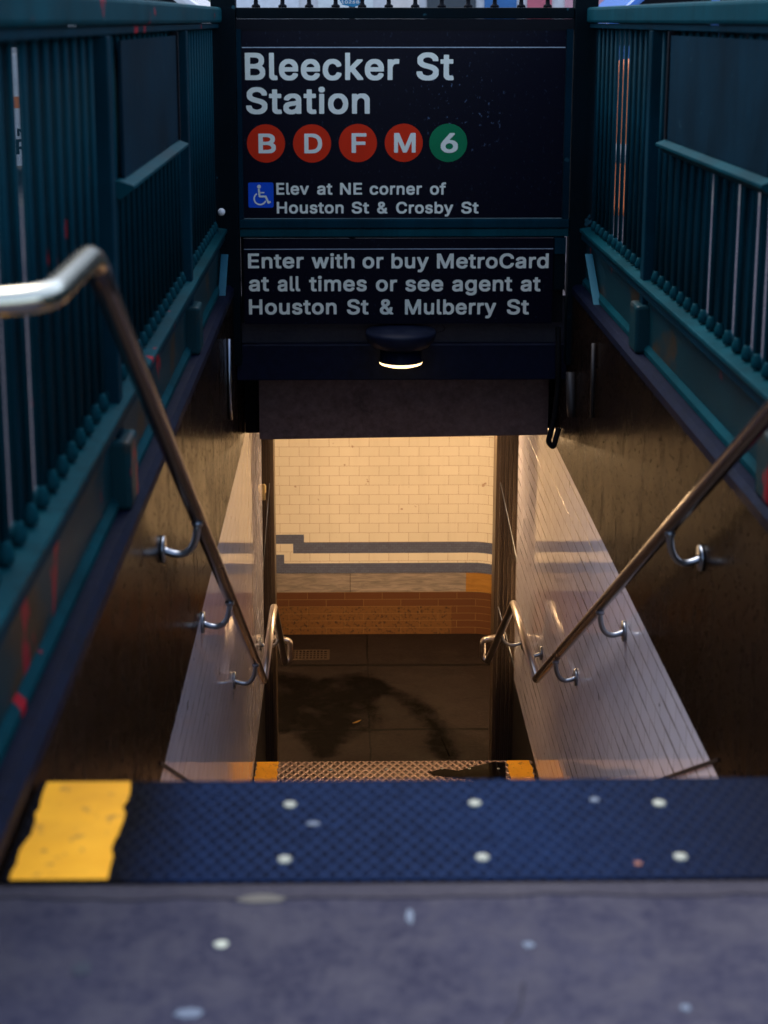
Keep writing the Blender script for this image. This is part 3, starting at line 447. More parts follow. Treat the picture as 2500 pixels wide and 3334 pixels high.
blob('gum_spot', 'small reddish spot on the top tread plate by the front right screw', 'gum spot', 0.435, 2.099, 0.0052, 0.0055, M['copper'], 1.0, h=.0012, group=SPOTS, seed=10)
blob('worn_patch', 'pale worn patch on the concrete against the tread plate', 'worn patch', SPX[5][0], SPX[5][1], 0, .033, m_plain('worn cement', (.085, .080, .070), .8), .33, group=SPOTS, seed=6)

# ================================================================== stairs
NY, N, RUN, ZL = 2.36, 16, .290, -2.78
poly = [(NY, -.002)]
y, z = NY, 0
for i in range(N):
    z = ZL * (i + 1) / N; poly.append((y, z))
    if i < N - 1: y += RUN; poly.append((y, z))
YL = 7.86
poly.append((YL, ZL)); y = YL
for i in range(4):
    z = ZL - (.172, .338, .5, .66)[i]; poly.append((y, z))
    if i < 3: y += .28; poly.append((y, z))
poly += [(y, -3.9), (6.6, -3.9), (NY - .30, -.5), (NY - .30, -.002)]
tag(obj('stair_steps', prism(bmesh.new(), poly, 'x', XL + .002, XR - .002), M['deepfloor']), kind='structure')

def ragged(x0, x1, y0, y1, amp, seed, right=True, left=True, n=14):
    rr = random.Random(seed)
    L = [(x0 + (rr.uniform(-amp, amp) if left else 0), y0 + (y1 - y0) * i / n) for i in range(n + 1)]
    Rr = [(x1 + (rr.uniform(-amp, amp) if right else 0), y0 + (y1 - y0) * i / n) for i in range(n + 1)]
    return Rr + L[::-1]
def tread_plate(label, y0, y1, z, yl, yr, screws, seed, tm):
    t = thing('tread_plate', label, 'stair tread', ((XL + XR) / 2, (y0 + y1) / 2, z), 'metal tread plates with yellow ends')
    obj('plate', bx(XL + .004, XR - .004, y0, y1, z, z + .005), tm, t, bevel=.002)
    b = bmesh.new(); box(b, XL + .004, XR - .004, y1, y1 + .006, z - .035, z + .005); obj('nosing', b, tm, t)
    for (a, c) in (yl, yr):
        p = ragged(a, c, y0 + .004, y1 + .003, .005, seed + int(a * 10)); obj('yellow_strip', prism(bmesh.new(), p, 'z', z + .0052, z + .0066), M['yellow'], t)
    for (sx, sy) in screws:
        b = bmesh.new(); lathe(b, [(.0105, z + .005), (.0105, z + .0068), (.006, z + .0078)], sx, sy, 14); obj('screw', b, M['screw'], t, True)
    return t
tread_plate('metal tread plate at the top of the stairs, bluish and out of focus', 2.062, 2.36, 0, (-.500, -.362), (.885, 1.004),
            [(-.096, 2.283), (.204, 2.284), (.503, 2.28), (-.098, 2.117), (.202, 2.119), (.503, 2.117), (.802, 2.282), (.803, 2.117)], 1, M['tread'])
tread_plate('wet metal tread plate on the edge of the lower landing, with a black puddle', 7.56, YL - .004, ZL, (-.510, -.392), (.874, 1.003),
            [(-.099, 7.765), (.205, 7.766), (.51, 7.767), (.819, 7.763), (-.102, 7.592), (.206, 7.592), (.512, 7.592), (.66, 7.765), (.66, 7.60)], 2, M['tread_wet'])
pud = [(0.431, 7.727), (0.511, 7.768), (0.599, 7.743), (0.692, 7.794), (0.798, 7.842), (0.865, 7.836), (0.845, 7.614), (0.732, 7.609), (0.625, 7.651), (0.528, 7.675), (0.462, 7.694)]
tag(obj('puddle', prism(bmesh.new(), pud, 'z', ZL + .0052, ZL + .0072), M['water']), 'black puddle on the right of the lower landing tread plate', 'puddle')

# ================================================================== side walls of the stairwell
def stair_wall(side):
    s = -1 if side == 'left' else 1
    xf = XL if s < 0 else XR
    back = xf + s * .10
    def X(a, b): return (min(a, b), max(a, b))
    lab = ('left stair wall, brown stained above glazed white tile with mirrored grey bands' if s < 0 else
           'right stair wall, brown stained above a wide sloping view of white glazed tile')
    t = thing('stairwell_wall', lab, 'wall', (xf, 5, 0), 'walls along the stairs')
    obj('upper_facing', bx(*X(xf, back), 1.72, 8.86, -.80, .03), M['granite'], t)
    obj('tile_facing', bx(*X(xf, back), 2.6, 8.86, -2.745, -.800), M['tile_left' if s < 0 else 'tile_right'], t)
    obj('base_course', bx(*X(xf, back), 6.5, 8.865, -3.46, -2.747), M['base'], t)
    cb = bmesh.new(); prism(cb, [(xf - s * .004, .032), (xf - s * .004, .06), (xf + s * .012, .075), (xf + s * .125, .075), (xf + s * .125, .032)], 'y', 1.70, 6.98)
    obj('coping', cb, M['coping'], t)
    lb = bmesh.new(); a, b = X(xf - s * .0035, xf - s * .001)
    prism(lb, [(3.9, -.742), (3.9, -.754), (6.9, -2.584), (6.9, -2.572)], 'x', a, b); obj('skirting_line', lb, M['base'], t)
    return t
stair_wall('left'); stair_wall('right')

# ================================================================== header, rear beam, ceiling, passage
tag(obj('header_beam', bx(XL + .001, XR - .001, 6.96, 7.25, -.392, -.222), M['beamblue'], bevel=.006), 'dark blue painted header beam behind the round lamp', 'beam')
tag(obj('stair_soffit', bx(XL + .001, XR - .001, 7.252, 8.5, -.385, -.222), M['beam']), kind='structure')
rb = tag(obj('rear_beam', prism(bmesh.new(), [(-.440, -.785), (.990, -.766), (.990, -.387), (-.440, -.387)], 'y', 7.35, 7.6), M['beam'], bevel=.004), 'sooty brown concrete beam edging the top of the lit opening', 'beam')
obj('side_plate', bx(XL + .002, -.442, 7.48, 7.52, -.785, -.388), M['strap'], rb); obj('side_plate', bx(.992, XR - .002, 7.48, 7.52, -.766, -.388), M['strap'], rb)  # black sheets added to stand for the dark gaps and stop lamp light
tag(obj('ceiling', box(bx(-4.2, 1.5, 8.502, 11.6, -.98, -.20), XL + .001, XR - .001, 7.602, 8.5, -.765, -.387), M['ceil']), kind='structure')
t = NT('passage floor')
big = t.ramp(t.noise(1.8, 6, .66), .32, .68); mid = t.ramp(t.noise(8, 6, .7), .42, .62); fine = t.noise(45, 5, .7)
c = t.mix(big, (.0065, .0043, .0045), (.0170, .0113, .0110)); c = t.mix(t.math('MULTIPLY', mid, .55), c, (.0235, .0158, .0148)); c = t.mix(t.ramp(fine, .45, .85), c, (.031, .021, .0195))
dirt = t.ramp(t.noise(5, 6, .7, vec=t.map((1, 1.6, 1), (3, 1, 0))), .58, .66); c = t.mix(t.math('MULTIPLY', dirt, .7), c, (.004, .003, .003))
sp = t.n('SeparateXYZ'); t.t.links.new(t.co, sp.inputs[0]); wob = t.math('MULTIPLY', t.math('SUBTRACT', t.noise(3, 4), .5), .03)
def line(o, at, hw):
    return t.math('LESS_THAN', t.math('ABSOLUTE', t.math('SUBTRACT', t.math('ADD', sp.outputs[o], wob), at)), hw)
j = t.math('MAXIMUM', t.math('MAXIMUM', line(1, 9.61, .015), line(1, 10.67, .018)), line(0, .14, .0065))
c = t.mix(j, c, (.0004, .0003, .0003))
t.bump(t.math('SUBTRACT', fine, j), .4, .005)
M['pfloor'] = t.set(c, t.math('ADD', t.math('MULTIPLY', big, .2), .48), 0, .25)
tag(obj('passage_floor', bx(-4.2, 1.5, 8.70, 11.6, FZ - .2, FZ), M['pfloor']), kind='structure')

def path_far(off, x0):
    p = [(x0, 11.26 - off)]; r = .30 - off; n = 10
    for i in range(n + 1):
        a = math.pi / 2 * (1 - i / n); p.append((.95 + r * math.cos(a), 10.96 + r * math.sin(a)))
    p.append((1.25 - off, 9.16)); return p
def far_strip(z0, z1, off, x0, th=.12):
    a = path_far(off, x0); b = path_far(off - th, x0)
    bb = bmesh.new(); A0 = [bb.verts.new((*p, z0)) for p in a]; A1 = [bb.verts.new((*p, z1)) for p in a]
    B0 = [bb.verts.new((*p, z0)) for p in b]; B1 = [bb.verts.new((*p, z1)) for p in b]
    for i in range(len(a) - 1):
        for q in ((A0[i], A0[i + 1], A1[i + 1], A1[i]), (B0[i], B0[i + 1], B1[i + 1], B1[i]), (A1[i], A1[i + 1], B1[i + 1], B1[i]), (A0[i], A0[i + 1], B0[i + 1], B0[i])): bb.faces.new(q)
    bb.faces.new((A0[0], A1[0], B1[0], B0[0])); bb.faces.new((A0[-1], A1[-1], B1[-1], B0[-1]))
    bmesh.ops.recalc_face_normals(bb, faces=bb.faces); return bb
t = thing('tiled_wall', 'lit passage wall of white tile with two stepped grey bands over brown brick', 'wall', (.2, 11.3, FZ))
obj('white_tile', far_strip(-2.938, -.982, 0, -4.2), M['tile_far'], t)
bb = far_strip(-2.775, -2.687, .002, -.427, .003)
prism(bb, [(-.72, -2.697), (-.427, -2.697), (-.427, -2.687), (-.343, -2.687), (-.343, -2.623), (-.72, -2.623)], 'y', 11.258, 11.262); obj('tile_band', bb, M['mosaic'], t)
bb = far_strip(-2.937, -2.856, .002, -.72, .003); prism(bb, [(-.72, -2.856), (-.497, -2.856), (-.497, -2.785), (-.72, -2.785)], 'y', 11.258, 11.262); obj('tile_band', bb, M['mosaic'], t)
obj('stone_course', far_strip(-3.090, -2.940, .006, -4.2), M['stone'], t)
obj('brick_base', far_strip(FZ + .001, -3.092, .003, -4.2), M['brick'], t)
bm = bmesh.new(); box(bm, -4.2, XL - .102, 8.70, 8.86, FZ, -.98); box(bm, -4.3, -4.2, 8.70, 11.4, FZ, -.98); box(bm, XR + .102, 1.38, 8.70, 8.86, FZ, -.98)
tag(obj('passage_walls', bm, M['tile_far']), kind='structure')

# ------- lamps of the passage (one hangs behind the rear beam, two are added fills)
def strip_light(parent, loc, rot, length, watts):
    li = bpy.data.lights.new('tube_light', 'AREA'); li.shape = 'RECTANGLE'; li.size = length; li.size_y = .036; li.energy = watts; li.color = LAMP_COL
    o = bpy.data.objects.new('tube_light', li); C.objects.link(o); o.parent = parent; o.matrix_parent_inverse = Matrix.Translation(parent.location).inverted(); o.location = loc; o.rotation_euler = rot
def tube_mat(name):
    m = m_emit(name, LAMP_COL, 8.0); m.cycles.emission_sampling = 'NONE'; return m
def tube_lamp(x, label):
    t = thing('tube_lamp', label, 'lamp', (x, LY, LZ), 'tube lamps of the passage')
    obj('housing', bx(x - .62, x + .62, LY - .04, LY + .04, LZ + .022, LZ + .06), M['white'], t, bevel=.006)
    b = bmesh.new(); tube(b, [(x - .58, LY, LZ), (x + .58, LY, LZ)], .018, 10); obj('tube', b, tube_mat('tube glow'), t, True); strip_light(t, (x, LY - .014, LZ - .0225), (R(-38), 0, 0), 1.16, MAIN_W)
    for k in (-.4, .4):
        b = bmesh.new(); tube(b, [(x + k, LY, LZ + .058), (x + k, LY, -.979)], .006, 8); obj('hanger', b, M['rust'], t, True)
LY, LZ, MAIN_W = 9.0, -1.125, 6.5
def fill_lamp(x, k, label):  # added out of sight to even the light on the far wall
    t = thing('tube_lamp', label, 'lamp', (x, 8.9, -2.1), 'tube lamps of the passage')
    obj('housing', bx(x - .05, x + .05, 8.862, 8.90, -2.75, -1.45), M['white'], t, bevel=.006)
    b = bmesh.new(); tube(b, [(x, 8.925, -2.72), (x, 8.925, -1.48)], .018, 10); obj('tube', b, tube_mat('fill tube glow'), t, True); strip_light(t, (x, 8.946, -2.1), (R(90), R(90), 0), 1.24, k)
tube_lamp(.40, 'warm tube lamp hung from the passage ceiling behind the beam')
fill_lamp(-1.15, 12.5, 'unseen upright fill lamp added around the left corner to even the far wall'); fill_lamp(1.175, 11.0, 'unseen upright fill lamp added around the right corner to even the far wall')

# ------- damp stain, leaf, drain
damp = [(-.64, 10.452), (-.48, 10.514), (-.345, 10.484), (-.224, 10.412), (-.121, 10.428), (-.032, 10.48), (.087, 10.507), (.205, 10.441), (.305, 10.318), (.403, 10.18), (.499, 10.062), (.576, 9.898), (.622, 9.723), (.669, 9.585), (.691, 9.406), (.702, 9.177), (.629, 9.178), (.542, 9.263), (.509, 9.408), (.551, 9.556), (.51, 9.694), (.422, 9.932), (.313, 10.097), (.228, 10.148), (.168, 10.016), (.221, 9.838), (.19, 9.652), (.079, 9.562), (-.031, 9.474), (-.084, 9.272), (-.202, 9.202), (-.287, 9.419), (-.4, 9.568), (-.597, 9.662)]
t = NT('damp stain'); at = t.n('Attribute'); at.attribute_name = 'rim'
n = t.noise(11, 6, .65); n2 = t.noise(3.2, 5, .6)
k = t.ramp(t.math('ADD', t.math('MULTIPLY', at.outputs['Fac'], 1.15), t.math('MULTIPLY', t.math('SUBTRACT', n, .55), 2.0)), .22, 1.0)
k = t.math('MULTIPLY', k, t.ramp(n2, .32, .50)); t.put(t.math('MULTIPLY', k, .78), t.b.inputs['Alpha'])
M['damp'] = t.set(t.mix(n, (.0014, .0010, .0010), (.004, .0028, .0026)), .5, 0, .06)
b = bmesh.new(); lay = b.verts.layers.float.new('rim'); nd = len(damp); rings = []
cen = [Vector(p) for p in damp]
for d, val in ((-.07, 0), (.055, 1)):
    ring = []
    for i, p in enumerate(cen):
        e = (cen[(i + 1) % nd] - cen[i - 1]).normalized(); q = p + Vector((e.y, -e.x)) * d
        v = b.verts.new((q.x, q.y, FZ + .004)); v[lay] = val; ring.append(v)
    rings.append(ring)
for i in range(nd):
    k2 = (i + 1) % nd; b.faces.new((rings[0][i], rings[0][k2], rings[1][k2], rings[1][i]))
b.faces.new(rings[1]); bmesh.ops.triangulate(b, faces=b.faces); bmesh.ops.recalc_face_normals(b, faces=b.faces)
for f in b.faces:
    if f.normal.z < 0: f.normal_flip()
tag(obj('damp_stain', b, M['damp']), 'dark curving damp stain across the lower passage floor', 'stain')
b = bmesh.new(); prism(b, [(.024, 9.70), (.04, 9.717), (.062, 9.735), (.083, 9.748), (.072, 9.727), (.05, 9.705)], 'z', FZ + .004, FZ + .008)
tag(obj('leaf', b, M['leaf']), 'small yellow leaf lying on the damp passage floor', 'leaf')
t = thing('floor_drain', 'cast iron drain grate set in the passage floor near the brick wall', 'drain', (-.3, 10.86, FZ))
b = bmesh.new(); g0, g1, h0, h1 = -.452, -.146, 10.768, 10.946
box(b, g0, g1, h0, h0 + .014, FZ, FZ + .008); box(b, g0, g1, h1 - .014, h1, FZ, FZ + .008); box(b, g0, g0 + .02, h0 + .014, h1 - .014, FZ, FZ + .008); box(b, g1 - .02, g1, h0 + .014, h1 - .014, FZ, FZ + .008)
for i in range(1, 10): x = g0 + .02 + (g1 - g0 - .04) * i / 10; box(b, x - .005, x + .005, h0 + .014, h1 - .014, FZ, FZ + .007)
for i in range(1, 4): yy = h0 + .014 + (h1 - h0 - .028) * i / 4; box(b, g0 + .02, g1 - .02, yy - .006, yy + .006, FZ, FZ + .0065)
obj('grate', b, m_plain('drain iron', (.075, .05, .036), .5), t); obj('pit', bx(g0 + .005, g1 - .005, h0 + .005, h1 - .005, FZ - .001, FZ + .002), M['black'], t)

# ================================================================== fences
def fence(s):
    xf = -.59 if s < 0 else 1.09
    lab = ('left teal iron stair fence with splashes of red paint below the handrail' if s < 0 else 'right teal iron stair fence with bright slits between its lower pickets')
    t = thing('stair_fence', lab, 'fence', (xf, 4.3, .075), 'iron fences beside the stairs')
    def bxs(a, b, *r): return bx(min(xf - s * a, xf - s * b), max(xf - s * a, xf - s * b), *r)   # a,b: distance towards the stairs
    Y0, Y1 = 1.78, 6.84
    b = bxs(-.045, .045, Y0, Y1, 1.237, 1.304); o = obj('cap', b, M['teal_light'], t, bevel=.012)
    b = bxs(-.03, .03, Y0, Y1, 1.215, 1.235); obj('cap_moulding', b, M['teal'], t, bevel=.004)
    # bottom rail: an angle with a wide lit flange, and the solid board under it
    b = bmesh.new(); xa = lambda a: xf - s * a
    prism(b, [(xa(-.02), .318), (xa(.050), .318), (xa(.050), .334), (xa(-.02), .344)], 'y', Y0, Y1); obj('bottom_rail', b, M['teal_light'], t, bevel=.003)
    b = bxs(.030, .040, Y0, Y1, .285, .316); obj('rail_web', b, M['teal'], t)
    obj('base_board', bxs(.002, .014, Y0, Y1, .078, .316), M['board'], t)
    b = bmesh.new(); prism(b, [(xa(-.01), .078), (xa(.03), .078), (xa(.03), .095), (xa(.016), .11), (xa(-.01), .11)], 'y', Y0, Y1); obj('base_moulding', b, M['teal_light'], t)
    for py in (1.9, 3.66, 5.44):
        b = bxs(-.02, .034, py - .03, py + .03, .076, 1.214); p = obj('post', b, M['teal'], t, bevel=.004)
        q = bxs(-.03, .062, py - .065, py + .065, .076, .25); obj('foot', q, M['board'], p, bevel=.012)
    # pickets
    SP = .105; n = int((Y1 - Y0 - .1) / SP)
    b = bmesh.new(); x0 = xf - s * .006
    prof = [(.0075, .380), (.0075, 1.214)]
    lathe(b, prof, x0, 0, 10); first = obj('picket', b, M['picket'], t, True)
    ys = [Y0 + .08 + SP * k for k in range(n)]; first.location.y = ys[0]
    b = bmesh.new(); lathe(b, [(.0135, .345), (.0165, .352), (.0160, .366), (.011, .378), (.008, .386)], x0, 0, 12)
    collar = obj('collar', b, M['teal_light'], first, True)
    for k in ys[1:]:
        c = first.copy(); C.objects.link(c); c.parent = t; c.matrix_parent_inverse = first.matrix_parent_inverse.copy(); c.location.y = k
        g = collar.copy(); C.objects.link(g); g.parent = c; g.matrix_parent_inverse = Matrix.Identity(4)
    # backing sheets, broken by narrow slits between two pickets
    want = [2.62, 2.76] if s < 0 else [3.96, 4.08, 4.31, 4.54, 6.10, 6.20, 6.29]
    hw = {2.62: .014, 2.76: .016}
    cuts = sorted((min(ys, key=lambda q: abs(q - wv)), hw.get(wv, .025 if wv > 5.5 else .016)) for wv in want)
    a = Y0
    for cy, hwid in cuts + [(Y1 + .02, .02)]:
        if cy - hwid - a > .01: obj('backing_sheet', bxs(-.008, -.004, a, cy - hwid, .345, 1.214), M['teal'], t)
        a = cy + hwid
    # the tablet between two posts, with a sloping ledge under it
    obj('tablet', bxs(.024, .032, 3.86, 5.10, .862, 1.20), M['panel'], t)
    b = bmesh.new(); prism(b, [(xa(.0), .815), (xa(.03), .815), (xa(.062), .840), (xa(.062), .848), (xa(.026), .861), (xa(.0), .861)], 'y', 3.80, 5.14); obj('ledge', b, M['teal_light'], t)
    obj('tablet_edge', bxs(.016, .038, 5.104, 5.125, .862, 1.213), M['black'], t)
    if s < 0:
        bb = bmesh.new(); bmesh.ops.create_uvsphere(bb, u_segments=14, v_segments=9, radius=.017)
        bmesh.ops.translate(bb, verts=bb.verts, vec=(xf + .036, 6.72, .425)); obj('knob', bb, M['white'], t, True)
    return t
M['panel'] = m_paint('blue grey tablet enamel', (.0006, .0155, .0275), .75, False, .3)
t = NT('base board enamel'); n = t.noise(4, 5, .6); c = t.mix(n, (.0006, .016, .022), (.003, .040, .052)); c = t.mix(t.ramp(t.noise(5, 4, .5, vec=t.map((1, .5, 1), (2, 5, 0))), .56, .66), c, (.045, .028, .014)); c = t.mix(t.ramp(t.noise(5.5, 4, .55, vec=t.map((1, 1, .6), (4, 1, 0))), .63, .66), c, (.26, .012, .02)); t.bump(t.noise(30, 4, .6), .2, .004)
M['board'] = t.set(c, .5, 0, .12)
M['picket'] = m_paint('picket enamel', (.0006, .028, .042), .62, False, .3)
fence(-1); fence(1)

# ================================================================== the sign frame across the stairs
PY0, PY1 = 6.855, 6.945
t = thing('sign_frame', 'dark iron frame with spiked top rail carrying both black signs', 'frame', (.25, 6.9, -.3))
obj('post', bx(-.596, -.488, PY0, PY1, -.30, 1.62), M['post'], t, bevel=.005); obj('post', bx(.998, 1.10, PY0, PY1, -.30, 1.62), M['post'], t, bevel=.005)
b = bx(-.486, .996, 6.862, 6.94, 1.255, 1.303); tr = obj('top_rail', b, M['post'], t, bevel=.004)
obj('lower_top_rail', bx(-.486, .996, 6.8645, 6.935, 1.2065, 1.2545), M['black'], t)
obj('mid_rail', bx(-.486, .996, 6.850, 6.93, .334, .374), M['teal'], t, bevel=.005)
obj('mid_rail_lip', bx(-.486, .996, 6.858, 6.93, .294, .330), M['teal_light'], t, bevel=.005)
obj('stile', bx(-.486, -.466, 6.856, 6.90, .376, 1.21), M['panel'], t); obj('stile', bx(.964, .992, 6.856, 6.90, .376, 1.21), M['panel'], t)
obj('back_plate', bx(-.486, .985, 6.925, 6.935, -.11, .29), M['black'], t)
obj('side_plate', bx(.934, .985, 6.86, 6.88, .215, .29), M['teal'], t); obj('side_plate', bx(.934, .985, 6.868, 6.88, .05, .213), M['post'], t)
for s, x0, (y0, z0), (y1, z1) in ((-1, -.565, (6.80, .226), (6.40, -.075)), (1, 1.035, (6.63, .25), (6.2, -.03))):
    b = bmesh.new(); dy = .006
    prism(b, [(y0, z0), (y0 - dy, z0), (y1 - dy, z1), (y1, z1)], 'x', x0, x0 + .032); obj('brace_bar', b, M['bluebar'], t)
for (x, z) in ((-.535, -.20), (1.075, -.215), (-.535, -.33), (1.07, -.33)):
    b = bmesh.new(); tube(b, [(x, 6.83, z), (x, 6.86, z)], .010, 8); obj('bolt', b, M['bluebar'], t, True)
for x in [-.40 + .1165 * i for i in range(12)]:
    b = bmesh.new(); lathe(b, [(.019, 1.3035), (.019, 1.312), (.010, 1.318), (.009, 1.335), (.016, 1.352), (.013, 1.372), (.002, 1.42)], x, 6.90, 10); obj('finial', b, M['black'], tr, True)

# ------- signs
SY = 6.868
t = thing('station_sign', 'large black station sign with white station name and coloured route circles', 'sign', (.25, SY, .38))
obj('panel', bx(-.465, .962, SY, SY + .02, .378, 1.209), M['signblack'], t)
obj('rule', bx(-.463, .960, SY - .0015, SY, 1.130, 1.1335), M['line'], t)
for wd in WORDS1:
    obj('word', word(bmesh.new(), *wd, SY), M['letter'], t)
for wd in WORDS2:
    obj('word', word(bmesh.new(), *wd, SY), M['letter'], t)
for ch, cx, cz, mt, wd in (('B', -.3624, .7123, 'red', .077), ('D', -.1576, .7121, 'red', .079), ('F', .0462, .7139, 'red', .066), ('M', .2503, .7147, 'red', .096), ('6', .4482, .7145, 'green', .076)):
    d = obj('route_disc', disc(bmesh.new(), cx, cz, .0847, SY, .0015), M[mt], t)
    b = bmesh.new(); word(b, ch, cx + .005 - wd / 2, cx + .005 + wd / 2, cz - .0435, .087, SY - .0015); obj('letter', b, M['letter'], d)
# wheelchair symbol
x0, x1, z0, z1 = -.4444, -.3315, .4262, .539; cxm, czm = (x0 + x1) / 2, (z0 + z1) / 2; r = .008
pl = []
for (qx, qz, a0) in ((x1 - r, z1 - r, 0), (x0 + r, z1 - r, 90), (x0 + r, z0 + r, 180), (x1 - r, z0 + r, 270)):
    for k in range(5): pl.append((qx + r * math.cos(R(a0 + 22.5 * k)), qz + r * math.sin(R(a0 + 22.5 * k))))
ic = obj('access_plate', prism(bmesh.new(), pl, 'y', SY - .0015, SY), M['blue'], t)
b = bmesh.new(); Yi = SY - .0016; Yt = SY - .003
def stroke(p, w):
    for k, (a, c) in enumerate(zip(p, p[1:])):
        a = Vector(a); c = Vector(c); d = (c - a).normalized(); nn = Vector((-d.y, d.x)) * w / 2; e = d * w * .25
        prism(b, [tuple(a - e + nn), tuple(a - e - nn), tuple(c + e - nn), tuple(c + e + nn)], 'y', Yt - .0001 * (k % 5), Yi)
disc(b, cxm - .008, czm + .038, .0085, Yi, .0014, 16)
stroke([(cxm - .009, czm + .026), (cxm - .006, czm - .006), (cxm + .021, czm - .006), (cxm + .033, czm - .034), (cxm + .041, czm - .030)], .0085)
stroke([(cxm - .006, czm + .011), (cxm + .014, czm + .011)], .006)
stroke([(cxm - .004 + .0265 * math.cos(R(a)), czm - .016 + .0265 * math.sin(R(a))) for a in range(125, 336, 15)], .0065)
obj('wheelchair_symbol', b, M['letter'], ic)
t = thing('entry_sign', 'smaller black sign below with three lines of entry directions', 'sign', (.25, SY, -.1))
obj('panel', bx(-.470, .930, SY, SY + .02, -.106, .286), M['signblack'], t)
obj('rule', bx(-.468, .928, SY - .0015, SY, .2365, .2395), M['line'], t)
for wd in WORDS3:
    obj('word', word(bmesh.new(), *wd, SY), M['letter'], t)

# ------- round lamp on the header
lx, ly = .238, 6.775
t = thing('stair_lamp', 'round downward wall lamp glowing warm below the signs', 'lamp', (lx, ly, -.2))
b = bmesh.new(); lathe(b, [(.05, -.112), (.156, -.118), (.160, -.132), (.150, -.165), (.125, -.190), (.098, -.199)], lx, ly, 32); obj('bowl', b, m_plain('lamp blue grey', (.007, .010, .024), .5, .12), t, True)
b = bmesh.new(); lathe(b, [(.094, -.199), (.094, -.252), (.101, -.258)], lx, ly, 32); obj('collar', b, M['beamblue'], t, True)
b = bmesh.new(); lathe(b, [(.1005, -.2585), (.094, -.270), (.07, -.278), (.03, -.281)], lx, ly, 32); obj('lens', b, m_emit('lamp lens', (1.0, .66, .30), 1.6), t, True)
b = bmesh.new(); tube(b, [(lx, ly + .08, -.15), (lx, 6.96, -.15)], .03, 10); obj('arm', b, M['beamblue'], t, True)

# ------- conduits, hanging strap, latch
for s, pts, lab in ((-1, [(-.512, 6.46, -.09), (-.512, 6.46, -.40), (-.512, 6.50, -.455)], 'thin conduit running down the left stair wall below the pale bar'), (1, [(1.008, 6.16, -.05), (1.008, 6.14, -.36)], 'thin conduit running down the right stair wall below the pale bar')):
    b = bmesh.new(); tube(b, pts, .009, 8); tag(obj('conduit', b, M['galv'] if s < 0 else M['rust'], None, True), lab, 'pipe')
b = bmesh.new(); tube(b, fillet([(.965, 6.90, -.13), (.972, 6.90, -.40), (.955, 6.88, -.56), (.925, 6.86, -.665), (.95, 6.85, -.69), (.975, 6.87, -.60)], .03), .013, 8)
tag(obj('hanging_strap', b, M['strap'], None, True), 'black strap hanging with a looped end beside the right frame post', 'strap')
b = bmesh.new(); tube(b, [(1.0, 6.72, -.30), (1.005, 6.70, -.46), (1.01, 6.70, -.50)], .022, 8); tag(obj('bracket_arm', b, M['rust'], None, True), 'blunt dark iron arm under the right frame post', 'bracket')

# ================================================================== handrails
def handrail(s):
    x = -.42 if s < 0 else .925; wallx = XL if s < 0 else XR; fx = -.56 if s < 0 else 1.06
    xe = -.395 if s < 0 else .86
    lab = ('left steel handrail, its pale bent top end close to the camera' if s < 0 else 'right steel handrail rising out of the frame on the right')
    t = thing('handrail', lab, 'handrail', (wallx, 5, -1), 'handrails along the stairs')
    top = (x, 2.50, .872); bot = (x, 7.06, -1.93)
    mid = (x + (xe - x) * .25, 8.02, -1.93)
    if s > 0: mid = (.918, 8.06, -1.93)
    end = (xe, 8.84, -2.60); en2 = (xe + s * .0, 9.0, -2.56)
    pts = [(fx, 2.09, .86), (x, 2.13, .868), top]
    pts = [(fx, 2.06, .868), (x - s * -.0, 2.12, .868), top]
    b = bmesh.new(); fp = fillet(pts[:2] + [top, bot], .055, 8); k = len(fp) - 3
    tube(b, fp[:k + 1], .0217, 18); obj('top_bend', b, M['bend_sheen'], t, True)
    b = bmesh.new(); tube(b, [fp[k], fp[k].lerp(fp[-1], .02), fp[k].lerp(fp[-1], .98), fp[-1]], .0213, 18); obj('upper_rail', b, M['rail'], t, True)
    b = bmesh.new(); tube(b, fillet([bot, mid, end], .012, 3), .0212, 18); obj('landing_rail', b, M['steel'], t, True)
    b = bmesh.new(); tube(b, fillet([end, (xe, 8.88, -2.635), (xe - s * .032, 8.90, -2.615), (xe - s * .032, 8.90, -2.50), (xe + s * .10, 8.91, -2.475)], .022, 5), .0195, 14); obj('return_end', b, M['steel'], t, True)
    def bracket(px, py, pz, nm='bracket'):
        d = wallx - px
        b = bmesh.new(); q0, q1, q2, q3 = Vector((px, py, pz - .018)), Vector((px, py, pz - .105)), Vector((px + d * .35, py, pz - .135)), Vector((px + d, py, pz - .098)); tube(b, [q0 * (1 - u) ** 3 + q1 * 3 * u * (1 - u) ** 2 + q2 * 3 * u * u * (1 - u) + q3 * u ** 3 for u in [k / 12 for k in range(13)]], .0105, 12); o = obj(nm, b, M['galv'], t, True)
        b = bmesh.new(); tube(b, [(px + d - s * .0005, py, pz - .098), (px + d - s * .010, py, pz - .098)], .038, 20); obj('flange', b, M['galv'], o, True)
        b = bmesh.new(); tube(b, [(px, py, pz - .03), (px, py, pz - .016)], .016, 10); obj('saddle', b, M['galv'], o, True)
    sl = (bot[2] - top[2]) / (bot[1] - top[1])
    for y in ((4.07, 5.12, 6.46) if s < 0 else (4.20, 5.32, 6.42)): bracket(x, y, top[2] + sl * (y - top[1]))
    if s > 0: bracket(.92, 7.60, -1.93)
    bracket((x + xe) / 2, 8.45, -2.23)
    return t
t = NT('handrail dark steel'); n = t.noise(3, 4, .5, vec=t.map((3, .6, .6)))
M['rail'] = t.set(t.mix(n, (.105, .085, .086), (.130, .107, .106)), t.math('ADD', t.math('MULTIPLY', n, .06), .23), .85)
M['bend_sheen'] = m_metal('steel with sky sheen', (.68, .64, .50), .24)  # same steel as the sloped rail, with the sky's reflection painted in paler
handrail(-1); handrail(1)

